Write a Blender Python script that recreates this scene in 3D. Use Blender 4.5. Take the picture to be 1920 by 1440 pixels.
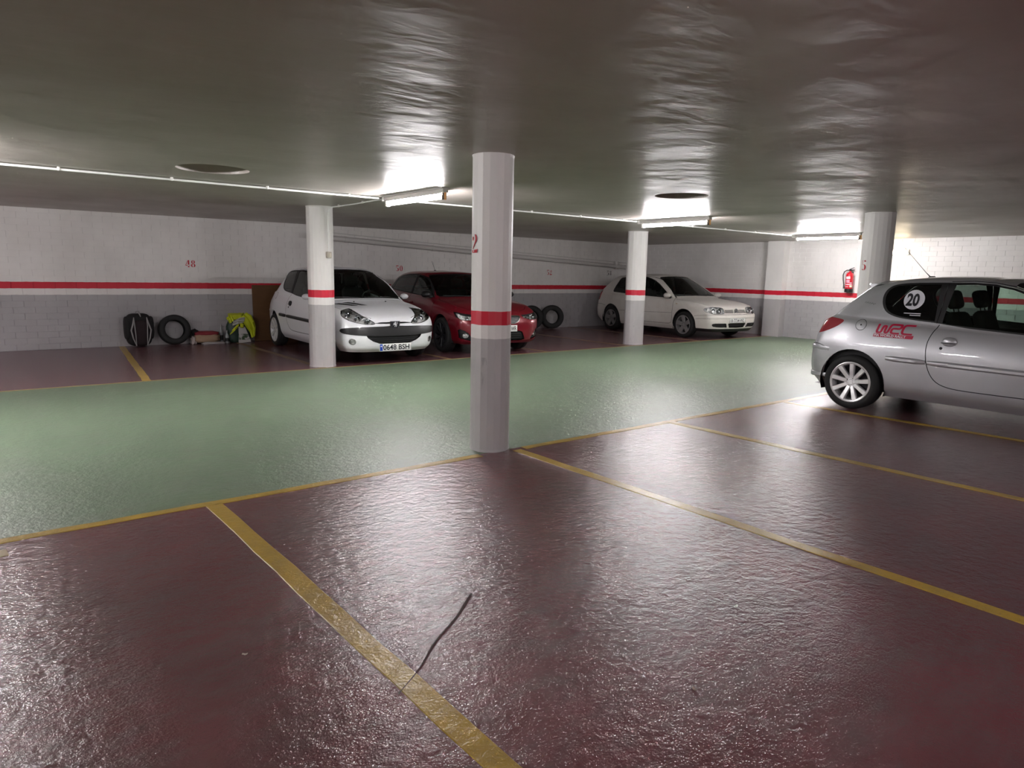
import bpy, bmesh, math, random
import numpy as np
from mathutils import Vector, Matrix
from mathutils.bvhtree import BVHTree
for o in list(bpy.data.objects): bpy.data.objects.remove(o)
SC = bpy.context.scene
COL = SC.collection
random.seed(7)
R = math.radians
# ---------------------------------------------------------------- camera, world, exposure
CAM_H, F_PX = 1.40, 1290.55
PITCH, ROLL, YAW = 0.160127, 0.0200596, 0.668193
fw = Vector((math.sin(YAW), math.cos(YAW), 0)); rt = Vector((math.cos(YAW), -math.sin(YAW), 0)); upv = Vector((0, 0, 1))
fwd = fw*math.cos(PITCH) - upv*math.sin(PITCH); upc = upv*math.cos(PITCH) + fw*math.sin(PITCH)
cr = rt*math.cos(ROLL) + upc*math.sin(ROLL); cu = -rt*math.sin(ROLL) + upc*math.cos(ROLL)
cam = bpy.data.cameras.new('camera'); camo = bpy.data.objects.new('camera', cam); COL.objects.link(camo)
m = Matrix((cr, cu, -fwd)).transposed().to_4x4(); m.translation = (0, 0, CAM_H); camo.matrix_world = m
cam.sensor_width = 36; cam.lens = F_PX/1920*36; cam.clip_start = .05
SC.camera = camo
w = bpy.data.worlds.new('world'); SC.world = w; w.use_nodes = True
w.node_tree.nodes['Background'].inputs[0].default_value = (.5, .52, .55, 1)
w.node_tree.nodes['Background'].inputs[1].default_value = 0.0
vs = SC.view_settings; vs.view_transform = 'Standard'; vs.look = 'None'; vs.gamma = 1; vs.use_curve_mapping = False
vs.exposure = 3.78
cy = SC.cycles; cy.max_bounces = 4; cy.diffuse_bounces = 3; cy.glossy_bounces = 2; cy.transmission_bounces = 4; cy.transparent_max_bounces = 10; cy.caustics_reflective = False; cy.caustics_refractive = False; cy.sample_clamp_indirect = 6; cy.adaptive_threshold = .04
TUBE_POWER = 26.0        # radiance of the fluorescent tubes
TUBE_COL = (1.0, .962, .985)
# ---------------------------------------------------------------- helpers
def S(o, **k):
    for a, b in k.items(): o[a] = b
    return o
def link(name, me, mat=None, parent=None, smooth=False):
    if mat is not None and not me.materials: me.materials.append(mat)
    o = bpy.data.objects.new(name, me); COL.objects.link(o)
    if parent: o.parent = parent
    if smooth:
        for p in me.polygons: p.use_smooth = True
    return o
def empty(name, loc=(0, 0, 0), rz=0, parent=None, **k):
    o = bpy.data.objects.new(name, None); COL.objects.link(o); o.location = loc; o.rotation_euler = (0, 0, rz)
    o.empty_display_size = .1
    if parent: o.parent = parent
    return S(o, **k)
class MB:
    def __init__(s): s.v = []; s.f = []
    def add(s, vs, fs):
        n = len(s.v); s.v += [tuple(x) for x in vs]; s.f += [tuple(n+i for i in f) for f in fs]; return s
    def box(s, x0, x1, y0, y1, z0, z1):
        return s.add([(x0,y0,z0),(x1,y0,z0),(x1,y1,z0),(x0,y1,z0),(x0,y0,z1),(x1,y0,z1),(x1,y1,z1),(x0,y1,z1)],
              [(0,3,2,1),(4,5,6,7),(0,1,5,4),(1,2,6,5),(2,3,7,6),(3,0,4,7)])
    def tube(s, pts, r, n=8, caps=True):
        pts = [Vector(p) for p in pts]; rs = r if isinstance(r, (list, tuple)) else [r]*len(pts)
        V = []; up = None
        for i, p in enumerate(pts):
            t = (pts[min(i+1, len(pts)-1)] - pts[max(i-1, 0)]).normalized()
            if up is None: up = t.orthogonal().normalized()
            up = (up - t*up.dot(t)).normalized(); b = t.cross(up)
            for k in range(n):
                a = 2*math.pi*k/n; V.append(p + (up*math.cos(a) + b*math.sin(a))*rs[i])
        Fs = []
        for i in range(len(pts)-1):
            for k in range(n):
                k2 = (k+1) % n; Fs.append((i*n+k, i*n+k2, (i+1)*n+k2, (i+1)*n+k))
        if caps: Fs += [tuple(range(n-1, -1, -1)), tuple((len(pts)-1)*n+k for k in range(n))]
        return s.add(V, Fs)
    def lathe(s, prof, n=24, axis='z', c=(0, 0, 0), a0=0, a1=360, close=False):
        full = abs(a1-a0) >= 359.9; m = n if full else n+1; V = []
        for r_, h in prof:
            for k in range(m):
                a = R(a0 + (a1-a0)*k/n); x, y = r_*math.cos(a), r_*math.sin(a)
                p = (x, y, h) if axis == 'z' else ((x, h, y) if axis == 'y' else (h, x, y))
                V.append((p[0]+c[0], p[1]+c[1], p[2]+c[2]))
        Fs = []; L = len(prof)
        for i in range(L if close else L-1):
            i2 = (i+1) % L
            for k in range(n):
                k2 = (k+1) % m
                q = (i*m+k, i*m+k2, i2*m+k2, i2*m+k)
                Fs.append(q if axis != 'y' else q[::-1])
        return s.add(V, Fs)
    def prism(s, poly, f0, f1):      # poly list of 2d points; f0,f1 map (u,v)->xyz
        n = len(poly)
        return s.add([f0(*p) for p in poly] + [f1(*p) for p in poly],
            [tuple(range(n-1, -1, -1)), tuple(range(n, 2*n))] + [(i, (i+1) % n, n+(i+1) % n, n+i) for i in range(n)])
    def mesh(s, name):
        me = bpy.data.meshes.new(name); me.from_pydata(s.v, [], s.f); me.update(); return me
    def build(s, name, mat, parent=None, smooth=False, fix=True):
        me = s.mesh(name)
        if fix:
            bm = bmesh.new(); bm.from_mesh(me); bmesh.ops.recalc_face_normals(bm, faces=bm.faces); bm.to_mesh(me); bm.free()
        o = link(name, me, mat, parent)
        if smooth: smooth_by_angle(me, 40)
        return o
def smooth_by_angle(me, deg=40):
    bm = bmesh.new(); bm.from_mesh(me)
    for f in bm.faces: f.smooth = True
    for e in bm.edges: e.smooth = len(e.link_faces) == 2 and e.calc_face_angle(0) < R(deg)
    bm.to_mesh(me); bm.free()
def rbox(name, c, s, bev, mat, parent=None, seg=2, rot=None, taper=None, sub=0):
    bm = bmesh.new(); bmesh.ops.create_cube(bm, size=1)
    for v in bm.verts:
        if taper:
            k = 1 + (taper-1)*(v.co.z+.5); v.co.x *= k; v.co.y *= k
        v.co = Vector((v.co.x*s[0], v.co.y*s[1], v.co.z*s[2]))
    bmesh.ops.bevel(bm, geom=bm.edges[:], offset=bev, segments=seg, affect='EDGES', profile=.5, clamp_overlap=True)
    M = Matrix.Translation(c) @ (rot.to_4x4() if rot else Matrix())
    bm.transform(M); me = bpy.data.meshes.new(name); bm.to_mesh(me); bm.free()
    o = link(name, me, mat, parent); smooth_by_angle(me, 50); return o
def copy_tree(o, parent=None):
    c = o.copy(); COL.objects.link(c); c.parent = parent
    for ch in [x for x in bpy.data.objects if x.parent == o]: copy_tree(ch, c)
    return c
# ---------------------------------------------------------------- materials
def mat(name, col=(.8, .8, .8), rough=.5, metal=0., coat=0., spec=.5, emit=None, es=0., alpha=None):
    M = bpy.data.materials.new(name); M.use_nodes = True; b = M.node_tree.nodes['Principled BSDF']
    b.inputs['Base Color'].default_value = (*col, 1); b.inputs['Roughness'].default_value = rough
    b.inputs['Metallic'].default_value = metal; b.inputs['Coat Weight'].default_value = coat
    b.inputs['Coat Roughness'].default_value = .06
    b.inputs['Specular IOR Level'].default_value = spec
    if emit: b.inputs['Emission Color'].default_value = (*emit, 1); b.inputs['Emission Strength'].default_value = es
    return M
class NT:
    def __init__(s, M): s.M = M; s.t = M.node_tree; s.b = s.t.nodes['Principled BSDF']
    def n(s, ty, **k):
        x = s.t.nodes.new(ty)
        for a, v in k.items():
            if a.startswith('i_'): x.inputs[int(a[2:])].default_value = v
            else: setattr(x, a, v)
        return x
    def l(s, a, b): s.t.links.new(a, b)
    def noise(s, vec, scale, detail=4, rough=.55, dist=0.):
        x = s.n('ShaderNodeTexNoise'); x.inputs['Scale'].default_value = scale; x.inputs['Detail'].default_value = detail
        x.inputs['Roughness'].default_value = rough; x.inputs['Distortion'].default_value = dist
        if vec is not None: s.l(vec, x.inputs['Vector'])
        return x.outputs['Fac']
    def pos(s, sx=1, sy=1, sz=1):
        g = s.n('ShaderNodeNewGeometry'); mp = s.n('ShaderNodeMapping'); mp.inputs['Scale'].default_value = (sx, sy, sz)
        s.l(g.outputs['Position'], mp.inputs['Vector']); return mp.outputs['Vector']
    def obj(s, sx=1, sy=1, sz=1):
        g = s.n('ShaderNodeTexCoord'); mp = s.n('ShaderNodeMapping'); mp.inputs['Scale'].default_value = (sx, sy, sz)
        s.l(g.outputs['Object'], mp.inputs['Vector']); return mp.outputs['Vector']
    def ramp(s, fac, a, b, ca=(0, 0, 0, 1), cb=(1, 1, 1, 1)):
        x = s.n('ShaderNodeValToRGB'); e = x.color_ramp.elements; e[0].position = a; e[1].position = b; e[0].color = ca; e[1].color = cb
        s.l(fac, x.inputs['Fac']); return x.outputs['Color']
    def mix(s, fac, a, b, mode='MIX'):
        x = s.n('ShaderNodeMix', data_type='RGBA', blend_type=mode)
        for i, v in ((0, fac), (6, a), (7, b)):
            if hasattr(v, 'links'): s.l(v, x.inputs[i])
            else: x.inputs[i].default_value = v if i == 0 else (*v, 1)
        return x.outputs[2]
    def math(s, op, a, b=0., c=0.):
        x = s.n('ShaderNodeMath', operation=op)
        for i, v in enumerate((a, b, c)):
            if hasattr(v, 'links'): s.l(v, x.inputs[i])
            else: x.inputs[i].default_value = v
        return x.outputs[0]
    def bump(s, h, strength=.3, dist=.01, prev=None):
        x = s.n('ShaderNodeBump'); x.inputs['Strength'].default_value = strength; x.inputs['Distance'].default_value = dist
        s.l(h, x.inputs['Height'])
        if prev is not None: s.l(prev, x.inputs['Normal'])
        return x.outputs['Normal']
    def base(s, c): s.l(c, s.b.inputs['Base Color'])
    def rough(s, c): s.l(c, s.b.inputs['Roughness'])
    def normal(s, c): s.l(c, s.b.inputs['Normal'])
    def xyz(s):
        g = s.n('ShaderNodeNewGeometry'); x = s.n('ShaderNodeSeparateXYZ'); s.l(g.outputs['Position'], x.inputs[0]); return x.outputs
def painted(name, bands, top, rough=.5, wear=.25, bumpd=.004, bscale=30, scuff=True, tint=(1, 1, 1)):
    """paint that changes colour at fixed heights: bands = [(z_below, colour), ...] from the floor up"""
    M = mat(name, top, rough); n = NT(M); z = n.xyz()[2]
    wob = n.noise(n.pos(), 9, 1); z2 = n.math('ADD', z, n.math('MULTIPLY', n.math('SUBTRACT', wob, .5), .012))
    col = n.mix(0., top, top)
    for zb, c in reversed(bands):
        k = n.math('LESS_THAN', z2, zb); col = n.mix(k, col, c)
    d = n.ramp(n.noise(n.pos(1, 1, .6), 1.7, 4, .6), .35, .75); col = n.mix(n.math('MULTIPLY', d, wear), col, (.55, .52, .5), 'MULTIPLY')
    if scuff:
        sc = n.noise(n.pos(5, 5, 1.1), 3.2, 3, .65); k = n.ramp(sc, .66, .74)
        low = n.math('LESS_THAN', z, .75)
        col = n.mix(n.math('MULTIPLY', n.math('MULTIPLY', k, low), .35), col, (.12, .11, .11))
    n.base(col); n.normal(n.bump(n.noise(n.pos(), bscale, 2, .6), .45, bumpd)); return M
WHITE = (.80, .775, .755); RED = (.60, .012, .035); GREY = (.40, .385, .395)
M_wall = painted('wall_paint', [(.895, GREY), (1.0, WHITE), (1.105, RED)], WHITE, .55, .30, .004, 34, True)
M_mortar = painted('mortar_paint', [(.895, (.36, .345, .355)), (1.0, (.72, .70, .68)), (1.105, (.52, .01, .03))], (.72, .70, .68), .7, .3, .004, 40, False)
M_col = painted('column_paint', [(.895, (.47, .45, .455)), (1.0, (.83, .81, .79)), (1.105, (.66, .012, .04))], (.83, .81, .79), .5, .22, .003, 22, True)
M_white = mat('white_plastic', (.85, .84, .8), .4)
M_black = mat('black_plastic', (.012, .012, .013), .45)
M_rubber = mat('tyre_rubber', (.008, .008, .0085), .75)
M_dark = mat('dark_trim', (.008, .008, .009), .6)
M_interior = mat('cabin_cloth', (.022, .022, .024), .85)
M_gap = mat('shut_line', (.004, .004, .005), .8)
M_chrome = mat('chrome', (.85, .86, .88), .12, 1.)
M_badge = mat('badge_silver', (.72, .72, .74), .3, .2)
M_alu = mat('alloy', (.78, .78, .79), .32, .45)
M_ridark = mat('dark_alloy', (.03, .03, .033), .35, .5)
M_rigrey = mat('grey_hubcap', (.24, .235, .235), .5, .25)
M_plate = mat('plate_white', (.82, .82, .80), .4)
M_blue = mat('plate_blue', (.01, .06, .45), .4)
M_ink = mat('black_ink', (.006, .006, .012), .5)
M_redpaint = mat('red_stencil', (.50, .012, .03), .6)
M_darkpaint = mat('dark_stencil', (.06, .03, .035), .6)
M_decal_red = mat('red_decal', (.5, .006, .05), .4)
M_decal_white = mat('white_decal', (.8, .8, .86), .45)
def car_paint(name, col, metal=0., rough=.32, dust=0., coat=.6):
    M = mat(name, col, rough, metal, coat); n = NT(M)
    d = n.noise(n.obj(), 5, 3, .6)
    c = n.mix(n.math('MULTIPLY', n.ramp(d, .35, .7), .06+dust), col, (.42, .37, .31) if dust else tuple(x*.8 for x in col)); n.base(c)
    return M
M_pwhite = car_paint('white_car_paint', (.86, .87, .90), 0, .3)
M_psilver = car_paint('silver_car_paint', (.50, .505, .53), .5, .38, 0., 1.)
M_psilver.node_tree.nodes['Principled BSDF'].inputs['Coat Roughness'].default_value = .03
M_pred = car_paint('red_car_paint', (.17, .003, .012), .15, .28)
M_pcream = car_paint('cream_car_paint', (.70, .67, .63), 0, .42, .18, .25)
def glass(name, tint, opacity, spec=1.):
    M = bpy.data.materials.new(name); M.use_nodes = True; t = M.node_tree; t.nodes.clear()
    out = t.nodes.new('ShaderNodeOutputMaterial'); tr = t.nodes.new('ShaderNodeBsdfTransparent'); gl = t.nodes.new('ShaderNodeBsdfGlossy')
    df = t.nodes.new('ShaderNodeBsdfDiffuse'); m1 = t.nodes.new('ShaderNodeMixShader'); m2 = t.nodes.new('ShaderNodeMixShader')
    fr = t.nodes.new('ShaderNodeFresnel'); fr.inputs['IOR'].default_value = 1.45
    tr.inputs[0].default_value = (*tint, 1); gl.inputs['Roughness'].default_value = .03; df.inputs[0].default_value = (.01, .01, .011, 1)
    m1.inputs[0].default_value = opacity
    t.links.new(tr.outputs[0], m1.inputs[1]); t.links.new(df.outputs[0], m1.inputs[2])
    t.links.new(fr.outputs[0], m2.inputs[0]); t.links.new(m1.outputs[0], m2.inputs[1]); t.links.new(gl.outputs[0], m2.inputs[2])
    t.links.new(m2.outputs[0], out.inputs[0]); return M
M_glass = glass('car_glass', (.62, .76, .68), 0.)
M_tint = glass('tinted_car_glass', (.22, .25, .24), .25)
M_lens = glass('clear_lens', (.93, .94, .95), 0.)
M_redlens = mat('red_lens', (.34, .035, .05), .15, 0, .8)
M_redlens.node_tree.nodes['Principled BSDF'].inputs['Subsurface Weight'].default_value = .1
M_bottle = mat('bottle_plastic', (.30, .32, .33), .15, 0, .5)
def reflector():
    M = mat('lamp_reflector', (.86, .85, .82), .28, .3); n = NT(M)
    v = n.n('ShaderNodeTexVoronoi'); v.inputs['Scale'].default_value = 26; n.l(n.obj(), v.inputs['Vector'])
    n.normal(n.bump(v.outputs['Distance'], .9, .03)); return M
M_refl = reflector()
# ================================================================ the garage
WY, FX, HC = 13.57, 15.526, 2.272       # back wall of the far bays, end wall, ceiling height
XL, YB = -8.0, -7.0
Y1, Y2 = 4.216, 9.313                   # edges of the green aisle
# ---- floor
def floor_material():
    M = mat('painted_concrete_floor', (.2, .1, .1), .3, spec=1.); n = NT(M); y = n.xyz()[1]
    e = n.math('MULTIPLY', n.math('SUBTRACT', n.noise(n.pos(), 12, 4), .5), .03); y2 = n.math('ADD', y, e)
    isg = n.math('MULTIPLY', n.math('GREATER_THAN', y2, Y1+.02), n.math('LESS_THAN', y2, Y2))
    big = n.noise(n.pos(), .9, 4, .6); mid = n.noise(n.pos(1, 2.2, 1), 3.5, 4, .65)
    red = n.mix(n.ramp(big, .3, .72), (.195, .064, .074), (.122, .062, .069)); red = n.mix(n.math('MULTIPLY', n.ramp(mid, .42, .72), .62), red, (.140, .099, .103))
    gre = n.mix(n.ramp(big, .3, .7), (.143, .210, .127), (.122, .182, .112)); gre = n.mix(n.math('MULTIPLY', n.ramp(mid, .40, .75), .6), gre, (.172, .194, .150)); gre = n.mix(n.math('MULTIPLY', n.ramp(n.noise(n.pos(1.6, 1, 1), 1.4, 5, .7), .60, .78), .35), gre, (.26, .27, .22))
    col = n.mix(isg, red, gre)
    spk = n.ramp(n.noise(n.pos(), 55, 2), .77, .80); col = n.mix(n.math('MULTIPLY', spk, .15), col, (.40, .37, .35))
    n.base(col)
    rg = n.math('ADD', n.math('MULTIPLY', n.ramp(mid, .2, .9), .08), n.math('ADD', n.math('MULTIPLY', isg, .26), .115)); n.rough(rg)
    b2 = n.bump(n.noise(n.pos(), 16, 5, .72), .85, .009)
    b3 = n.bump(n.noise(n.pos(.5, 1.4, 1), 110, 1, .6), .45, .0022, b2); n.normal(b3); return M
M_floor = floor_material()
fl = MB().box(XL, FX+.2, YB, WY+.2, -.2, 0).build('floor', M_floor); S(fl, kind='structure', label='painted concrete garage floor, green aisle between dark red bays')
def line_material():
    M = mat('yellow_line_paint', (.5, .33, .05), .28); n = NT(M)
    k = n.noise(n.pos(), 4, 6, .65); f = n.noise(n.pos(), 60, 4, .6)
    c = n.mix(n.ramp(k, .35, .7), (.52, .335, .045), (.37, .25, .06)); c = n.mix(n.math('MULTIPLY', n.ramp(f, .58, .70), .45), c, (.20, .12, .07)); n.base(c)
    b = n.bump(n.noise(n.pos(), 17, 5, .62, 1.1), .5, .008); n.normal(n.bump(n.noise(n.pos(), 95, 3), .4, .003, b)); return M
M_line = line_material()
M_oldline = mat('worn_line_paint', (.19, .115, .06), .5); M_edge = mat('pale_line_paint', (.36, .27, .10), .5)
def wavy_line(x0, y0, x1, y1, wd, n=26, m_=None):
    mb = MB(); d = Vector((x1-x0, y1-y0)); L = d.length; d.normalize(); p = Vector((-d.y, d.x)); V = []
    for i in range(n+1):
        t = i/n; a = wd/2*(1+random.uniform(-.09, .09)); b = wd/2*(1+random.uniform(-.09, .09)); o = random.uniform(-.004, .004)
        c = Vector((x0, y0)) + d*L*t
        for s_, h in ((a+o, .0), (a+o-.003, .0022), (-b+o+.003, .0022), (-b+o, 0.)):
            q = c + p*s_; V.append((q.x, q.y, h))
    Fs = [(i*4+k, i*4+k+1, (i+1)*4+k+1, (i+1)*4+k) for i in range(n) for k in range(3)]
    return mb.add(V, Fs).build('parking_line', m_ or M_line, fl)
wavy_line(XL, Y1, 3.02, Y1-.012, .075, 70); wavy_line(3.44, Y1-.02, FX, Y1+.0, .075, 80)
wavy_line(XL, Y2, FX, Y2, .04, 150, M_edge)
for x0, x1, wd in ((-3.3, -3.3, .1), (-1.1, -1.1, .1), (1.05, 1.24, .095), (3.36, 3.41, .085), (5.27, 5.50, .085), (7.28, 7.62, .085), (9.45, 9.6, .085), (11.6, 11.7, .085)):
    wavy_line(x0, Y1-.04, x1, YB, wd, 40)
for x0 in (-2.5, -.35, 1.79, 3.93, 6.07, 8.17, 10.35, 12.6):
    wavy_line(x0-(.14 if x0 == 1.79 else 0), Y2+.02, x0+(.25 if x0 == 1.79 else 0), WY, .095, 30, M_line if x0 == 1.79 else M_oldline)
rnd = random.Random(5); V = []
for i in range(15):
    t = i/14; x, y = 1.64-.62*t+.005*math.sin(t*9), 2.33-.46*t+.005*math.sin(t*13+1); wd = .0045*(1-.5*t)+rnd.uniform(-.0015, .0015)
    V += [(x-wd*.6, y+wd*.8, .0026), (x+wd*.6, y-wd*.8, .0026)]
MB().add(V, [(2*i, 2*i+1, 2*i+3, 2*i+2) for i in range(14)]).build('floor_crack', mat('crack_dirt', (.06, .032, .03), .8), fl)
wavy_line(-.35, 3.99, .05, 4.02, .10, 8, mat('faded_yellow_paint', (.27, .18, .06), .45))
# ---- ceiling with two round recesses
def ceiling_material():
    M = mat('ceiling_gloss_paint', (.70, .655, .615), .42); n = NT(M)
    k = n.noise(n.pos(), 1.1, 5, .55); c = n.mix(n.ramp(k, .3, .75), (.49, .44, .40), (.42, .378, .345)); n.base(c)
    b1 = n.bump(n.noise(n.pos(1, 1, 1), 1.1, 2, .5), .35, .05)
    b2 = n.bump(n.noise(n.pos(.8, 1.5, 1), 4.2, 3, .5, .3), .36, .013, b1); n.normal(b2)
    n.rough(n.math('ADD', n.math('MULTIPLY', n.ramp(k, .3, .7), .12), .33)); return M
M_ceil = ceiling_material()
def ceiling():
    bm = bmesh.new(); holes = [(1.845, 6.77, .31), (6.27, 5.0, .29)]
    def loop(pts):
        vs_ = [bm.verts.new(p) for p in pts]; return [bm.edges.new((vs_[i], vs_[(i+1) % len(vs_)])) for i in range(len(vs_))], vs_
    E_ = loop([(XL, YB, HC), (FX+.2, YB, HC), (FX+.2, WY+.2, HC), (XL, WY+.2, HC)])[0]; rings = []
    for cx, cy, r in holes:
        e, v = loop([(cx+r*math.cos(2*math.pi*i/40), cy+r*math.sin(2*math.pi*i/40), HC) for i in range(40)]); E_ += e; rings.append(v)
    bmesh.ops.triangle_fill(bm, edges=E_, use_beauty=True, use_dissolve=False)
    for v in rings:
        up = [bm.verts.new((a.co.x, a.co.y, HC+.14)) for a in v]
        for i in range(40): bm.faces.new((v[i], v[(i+1) % 40], up[(i+1) % 40], up[i]))
        bm.faces.new(up)
    bmesh.ops.recalc_face_normals(bm, faces=bm.faces)
    me = bpy.data.meshes.new('ceiling'); bm.to_mesh(me); bm.free(); return link('ceiling', me, M_ceil)
S(ceiling(), kind='structure', label='low painted concrete ceiling with two round recesses')
MB().box(XL, FX+.2, YB, WY+.2, HC+.145, HC+.3).build('ceiling', M_ceil)['kind'] = 'structure'
# ---- walls of painted brick
BL, BH, JT = .295, .1, .0045
def brick_mesh(name, L, H, d=.007, bv=.0025):
    V = [(0, 0, 0), (L, 0, 0), (L, 0, H), (0, 0, H)]; V = [(x, d, z) for x, _, z in V] + [(bv if x == 0 else L-bv, 0, bv*.45 if z == 0 else H-bv*.45) for x, _, z in V]
    return V, [(4, 5, 6, 7), (0, 1, 5, 4), (1, 2, 6, 5), (2, 3, 7, 6), (3, 0, 4, 7)]
def make_mesh(name, V, Fs, m):
    me = bpy.data.meshes.new(name); me.from_pydata(V, [], Fs); me.materials.append(m); return me
def brick_wall(name, origin, rz, length, keep, label, s0=0.):
    """bricks laid from origin along local x, facing local -y; keep(u,z) ranks the 300 nearest"""
    base = MB().box(0, length, .0045, .2, 0, HC).build(name, M_mortar); base.location = origin; base.rotation_euler = (0, 0, rz)
    S(base, kind='structure', label=label)
    rows = int(HC/BH)+1; cells = []
    for r in range(rows):
        z0 = r*BH; hgt = min(BH, HC-z0)-JT*.25
        if hgt < .02: continue
        u = -(BL/2 if r % 2 else 0)-s0
        while u < length:
            a, b = max(u, 0), min(u+BL-JT-random.uniform(0, .003), length)
            if b-a > .02: cells.append((keep((a+b)/2, z0+BH/2), a, b-a, z0, hgt))
            u += BL
    cells.sort(); std = make_mesh('brick', *brick_mesh('brick', BL-JT, BH-JT*.25), M_wall); cache = {}
    rest = MB()
    for i, (k, a, L, z0, h) in enumerate(cells):
        off = random.uniform(-.0012, .0012)
        if i < 300 and k < 1e5:
            if abs(L-(BL-JT)) < .004 and abs(h-(BH-JT*.25)) < .001: me = std
            else:
                key = (round(L, 2), round(h, 3))
                if key not in cache: cache[key] = make_mesh('brick', *brick_mesh('brick', L, h), M_wall)
                me = cache[key]
            o = bpy.data.objects.new('brick', me); COL.objects.link(o); o.parent = base; o.location = (a, off, z0)
        else:
            V, Fs = brick_mesh('', L, h); rest.add([(x+a, y+off, z+z0) for x, y, z in V], Fs)
    o = rest.build('brick_courses', M_wall, base, fix=False); o['kind'] = 'stuff'
    return base
def k_left(u, z):
    X = u+XL; return abs(X-2.45) if .2 < X < 4.9 else 1e3+abs(X-2.4)
wl = brick_wall('wall_left', (XL, WY, 0), 0, FX-XL, k_left, 'white painted brick wall with red stripe and grey base behind the parked cars')
def k_far(u, z):
    Y = WY-u; return abs(Y-6.6) if (4.1 < Y < 9.1 and not (Y < 6.4 and z < .85)) else 1e3+abs(Y-6.6)
wf = brick_wall('wall_back', (FX, WY, 0), -math.pi/2, WY-YB, k_far, 'white painted brick end wall carrying the fire extinguisher', .1)
for nm, b in (('wall_right', (XL, FX+.2, YB-.2, YB)), ('wall_front', (XL-.2, XL, YB-.2, WY+.2))):
    S(MB().box(*b, 0, HC).build(nm, M_wall), kind='structure', label='white painted garage wall behind the camera with a red stripe' if nm == 'wall_right' else 'white painted garage wall closing the aisle outside the view')
# pilaster on the end wall
pl = MB().box(FX-.22, FX-.004, 9.08, 9.52, 0, HC).build('pilaster', M_col); S(pl, label='square white pilaster with red band on the end wall', category='pilaster')
# ---- columns
def column(name, x, y, r, n, label, rot=0., seed=1):
    rnd = random.Random(seed); mb = MB(); hs = [0, .02, .5, .895, 1.0, 1.105, 1.6, HC-.02, HC]; V = []
    rr = [r*(1+rnd.uniform(-.018, .018)) for _ in range(n)]
    for h in hs:
        for k in range(n):
            a = rot+2*math.pi*k/n; q = rr[k]*(1+rnd.uniform(-.004, .004))*(1.03 if h < .01 or h > HC-.01 else 1); V.append((q*math.cos(a), q*math.sin(a), h))
    Fs = [(i*n+k, i*n+(k+1) % n, (i+1)*n+(k+1) % n, (i+1)*n+k) for i in range(len(hs)-1) for k in range(n)]
    Fs += [tuple(range(n-1, -1, -1)), tuple((len(hs)-1)*n+k for k in range(n))]
    o = mb.add(V, Fs).build('column', M_col, None, fix=False); o.location = (x, y, 0)
    return S(o, label=label, category='column', group='round painted columns')
colB = column('column', 3.22, 4.36, .156, 18, 'faceted white column in the foreground standing on the yellow line', R(5), 3)
colA = column('column', 4.02, 9.58, .186, 22, 'white column with a light switch, in front of the white hatchback', R(3), 4)
colC = column('column', 10.76, 9.62, .198, 22, 'white column in front of the dusty cream hatchback', R(1), 5)
colD = column('column', 9.54, 4.33, .184, 22, 'white column behind the tail of the silver hatchback', R(4), 6)
# ---- stencilled numbers
def arc(cx, cy, ro, ri, a0, a1, n=9):
    o = [(cx+ro[0]*math.cos(R(a0+(a1-a0)*i/n)), cy+ro[1]*math.sin(R(a0+(a1-a0)*i/n))) for i in range(n+1)]
    i_ = [(cx+ri[0]*math.cos(R(a0+(a1-a0)*i/n)), cy+ri[1]*math.sin(R(a0+(a1-a0)*i/n))) for i in range(n+1)]
    return [[o[k], o[k+1], i_[k+1], i_[k]] for k in range(n)]
def glyph(ch):
    T, B = ((.0+.32, .75), (.25, .25), (.09, .21)), ((.32, .26), (.30, .26), (.12, .22))
    def half(s_, a0, a1): return arc(*s_[0], s_[1], s_[2], a0, a1)
    if ch == '0': return arc(.32, .5, (.30, .5), (.12, .46), 100, 260)+arc(.32, .5, (.30, .5), (.12, .46), -80, 80)
    if ch == '8': return half(T, 100, 260)+half(T, -80, 80)+half(B, 100, 260)+half(B, -80, 80)
    if ch == '3': return half(T, -80, 80)+half(B, -80, 80)+[[(.06, .72), (.17, .72), (.17, .88), (.06, .88)], [(.04, .14), (.16, .14), (.16, .32), (.04, .32)]]
    if ch == '2': return half(T, -60, 80)+[[(.08, .66), (.2, .66), (.2, .86), (.08, .86)], [(.06, .19), (.16, .19), (.50, .60), (.38, .60)], [(.04, 0), (.58, 0), (.62, .2), (.04, .14)]]
    if ch == '5': return half(B, -150, -100)+arc(.3, .3, (.3, .3), (.1, .26), -80, 100)+[[(.08, .88), (.56, .86), (.52, 1), (.08, 1)], [(.08, .52), (.14, .55), (.14, .86), (.08, .86)]]
    if ch == '4': return [[(.34, 0), (.54, 0), (.54, .18), (.34, .18)], [(.34, .36), (.54, .36), (.54, 1), (.34, 1)], [(.02, .3), (.1, .3), (.32, .9), (.27, .9)], [(.02, .22), (.3, .22), (.3, .31), (.02, .31)], [(.57, .22), (.64, .22), (.64, .31), (.57, .31)]]
def number(txt, h, fn, m, parent):
    mb = MB(); u = 0
    for ch in txt:
        for qd in glyph(ch): mb.add([fn(u+a*h, b*h) for a, b in qd], [(0, 1, 2, 3)])
        u += .74*h
    return mb.build('bay_number', m, parent, fix=False)
for t, X, z, m in (('48', 3.14, 1.385, M_redpaint), ('50', 7.41, 1.385, M_redpaint), ('52', 11.78, 1.365, M_redpaint), ('53', 13.98, 1.385, M_darkpaint)):
    number(t, .125, lambda a, b, X=X, z=z: (X+a-XL, -.0026, z+b), m, wl)
def on_col(c, r, a0, z0, n=22, rot=0.):
    def f(u, v):
        a = a0+u/r; st = 2*math.pi/n; k = ((a-rot) % st)-st/2; q = r*math.cos(st/2)/math.cos(k)+.0035; return (q*math.cos(a), q*math.sin(a), z0+v)
    return f
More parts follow.
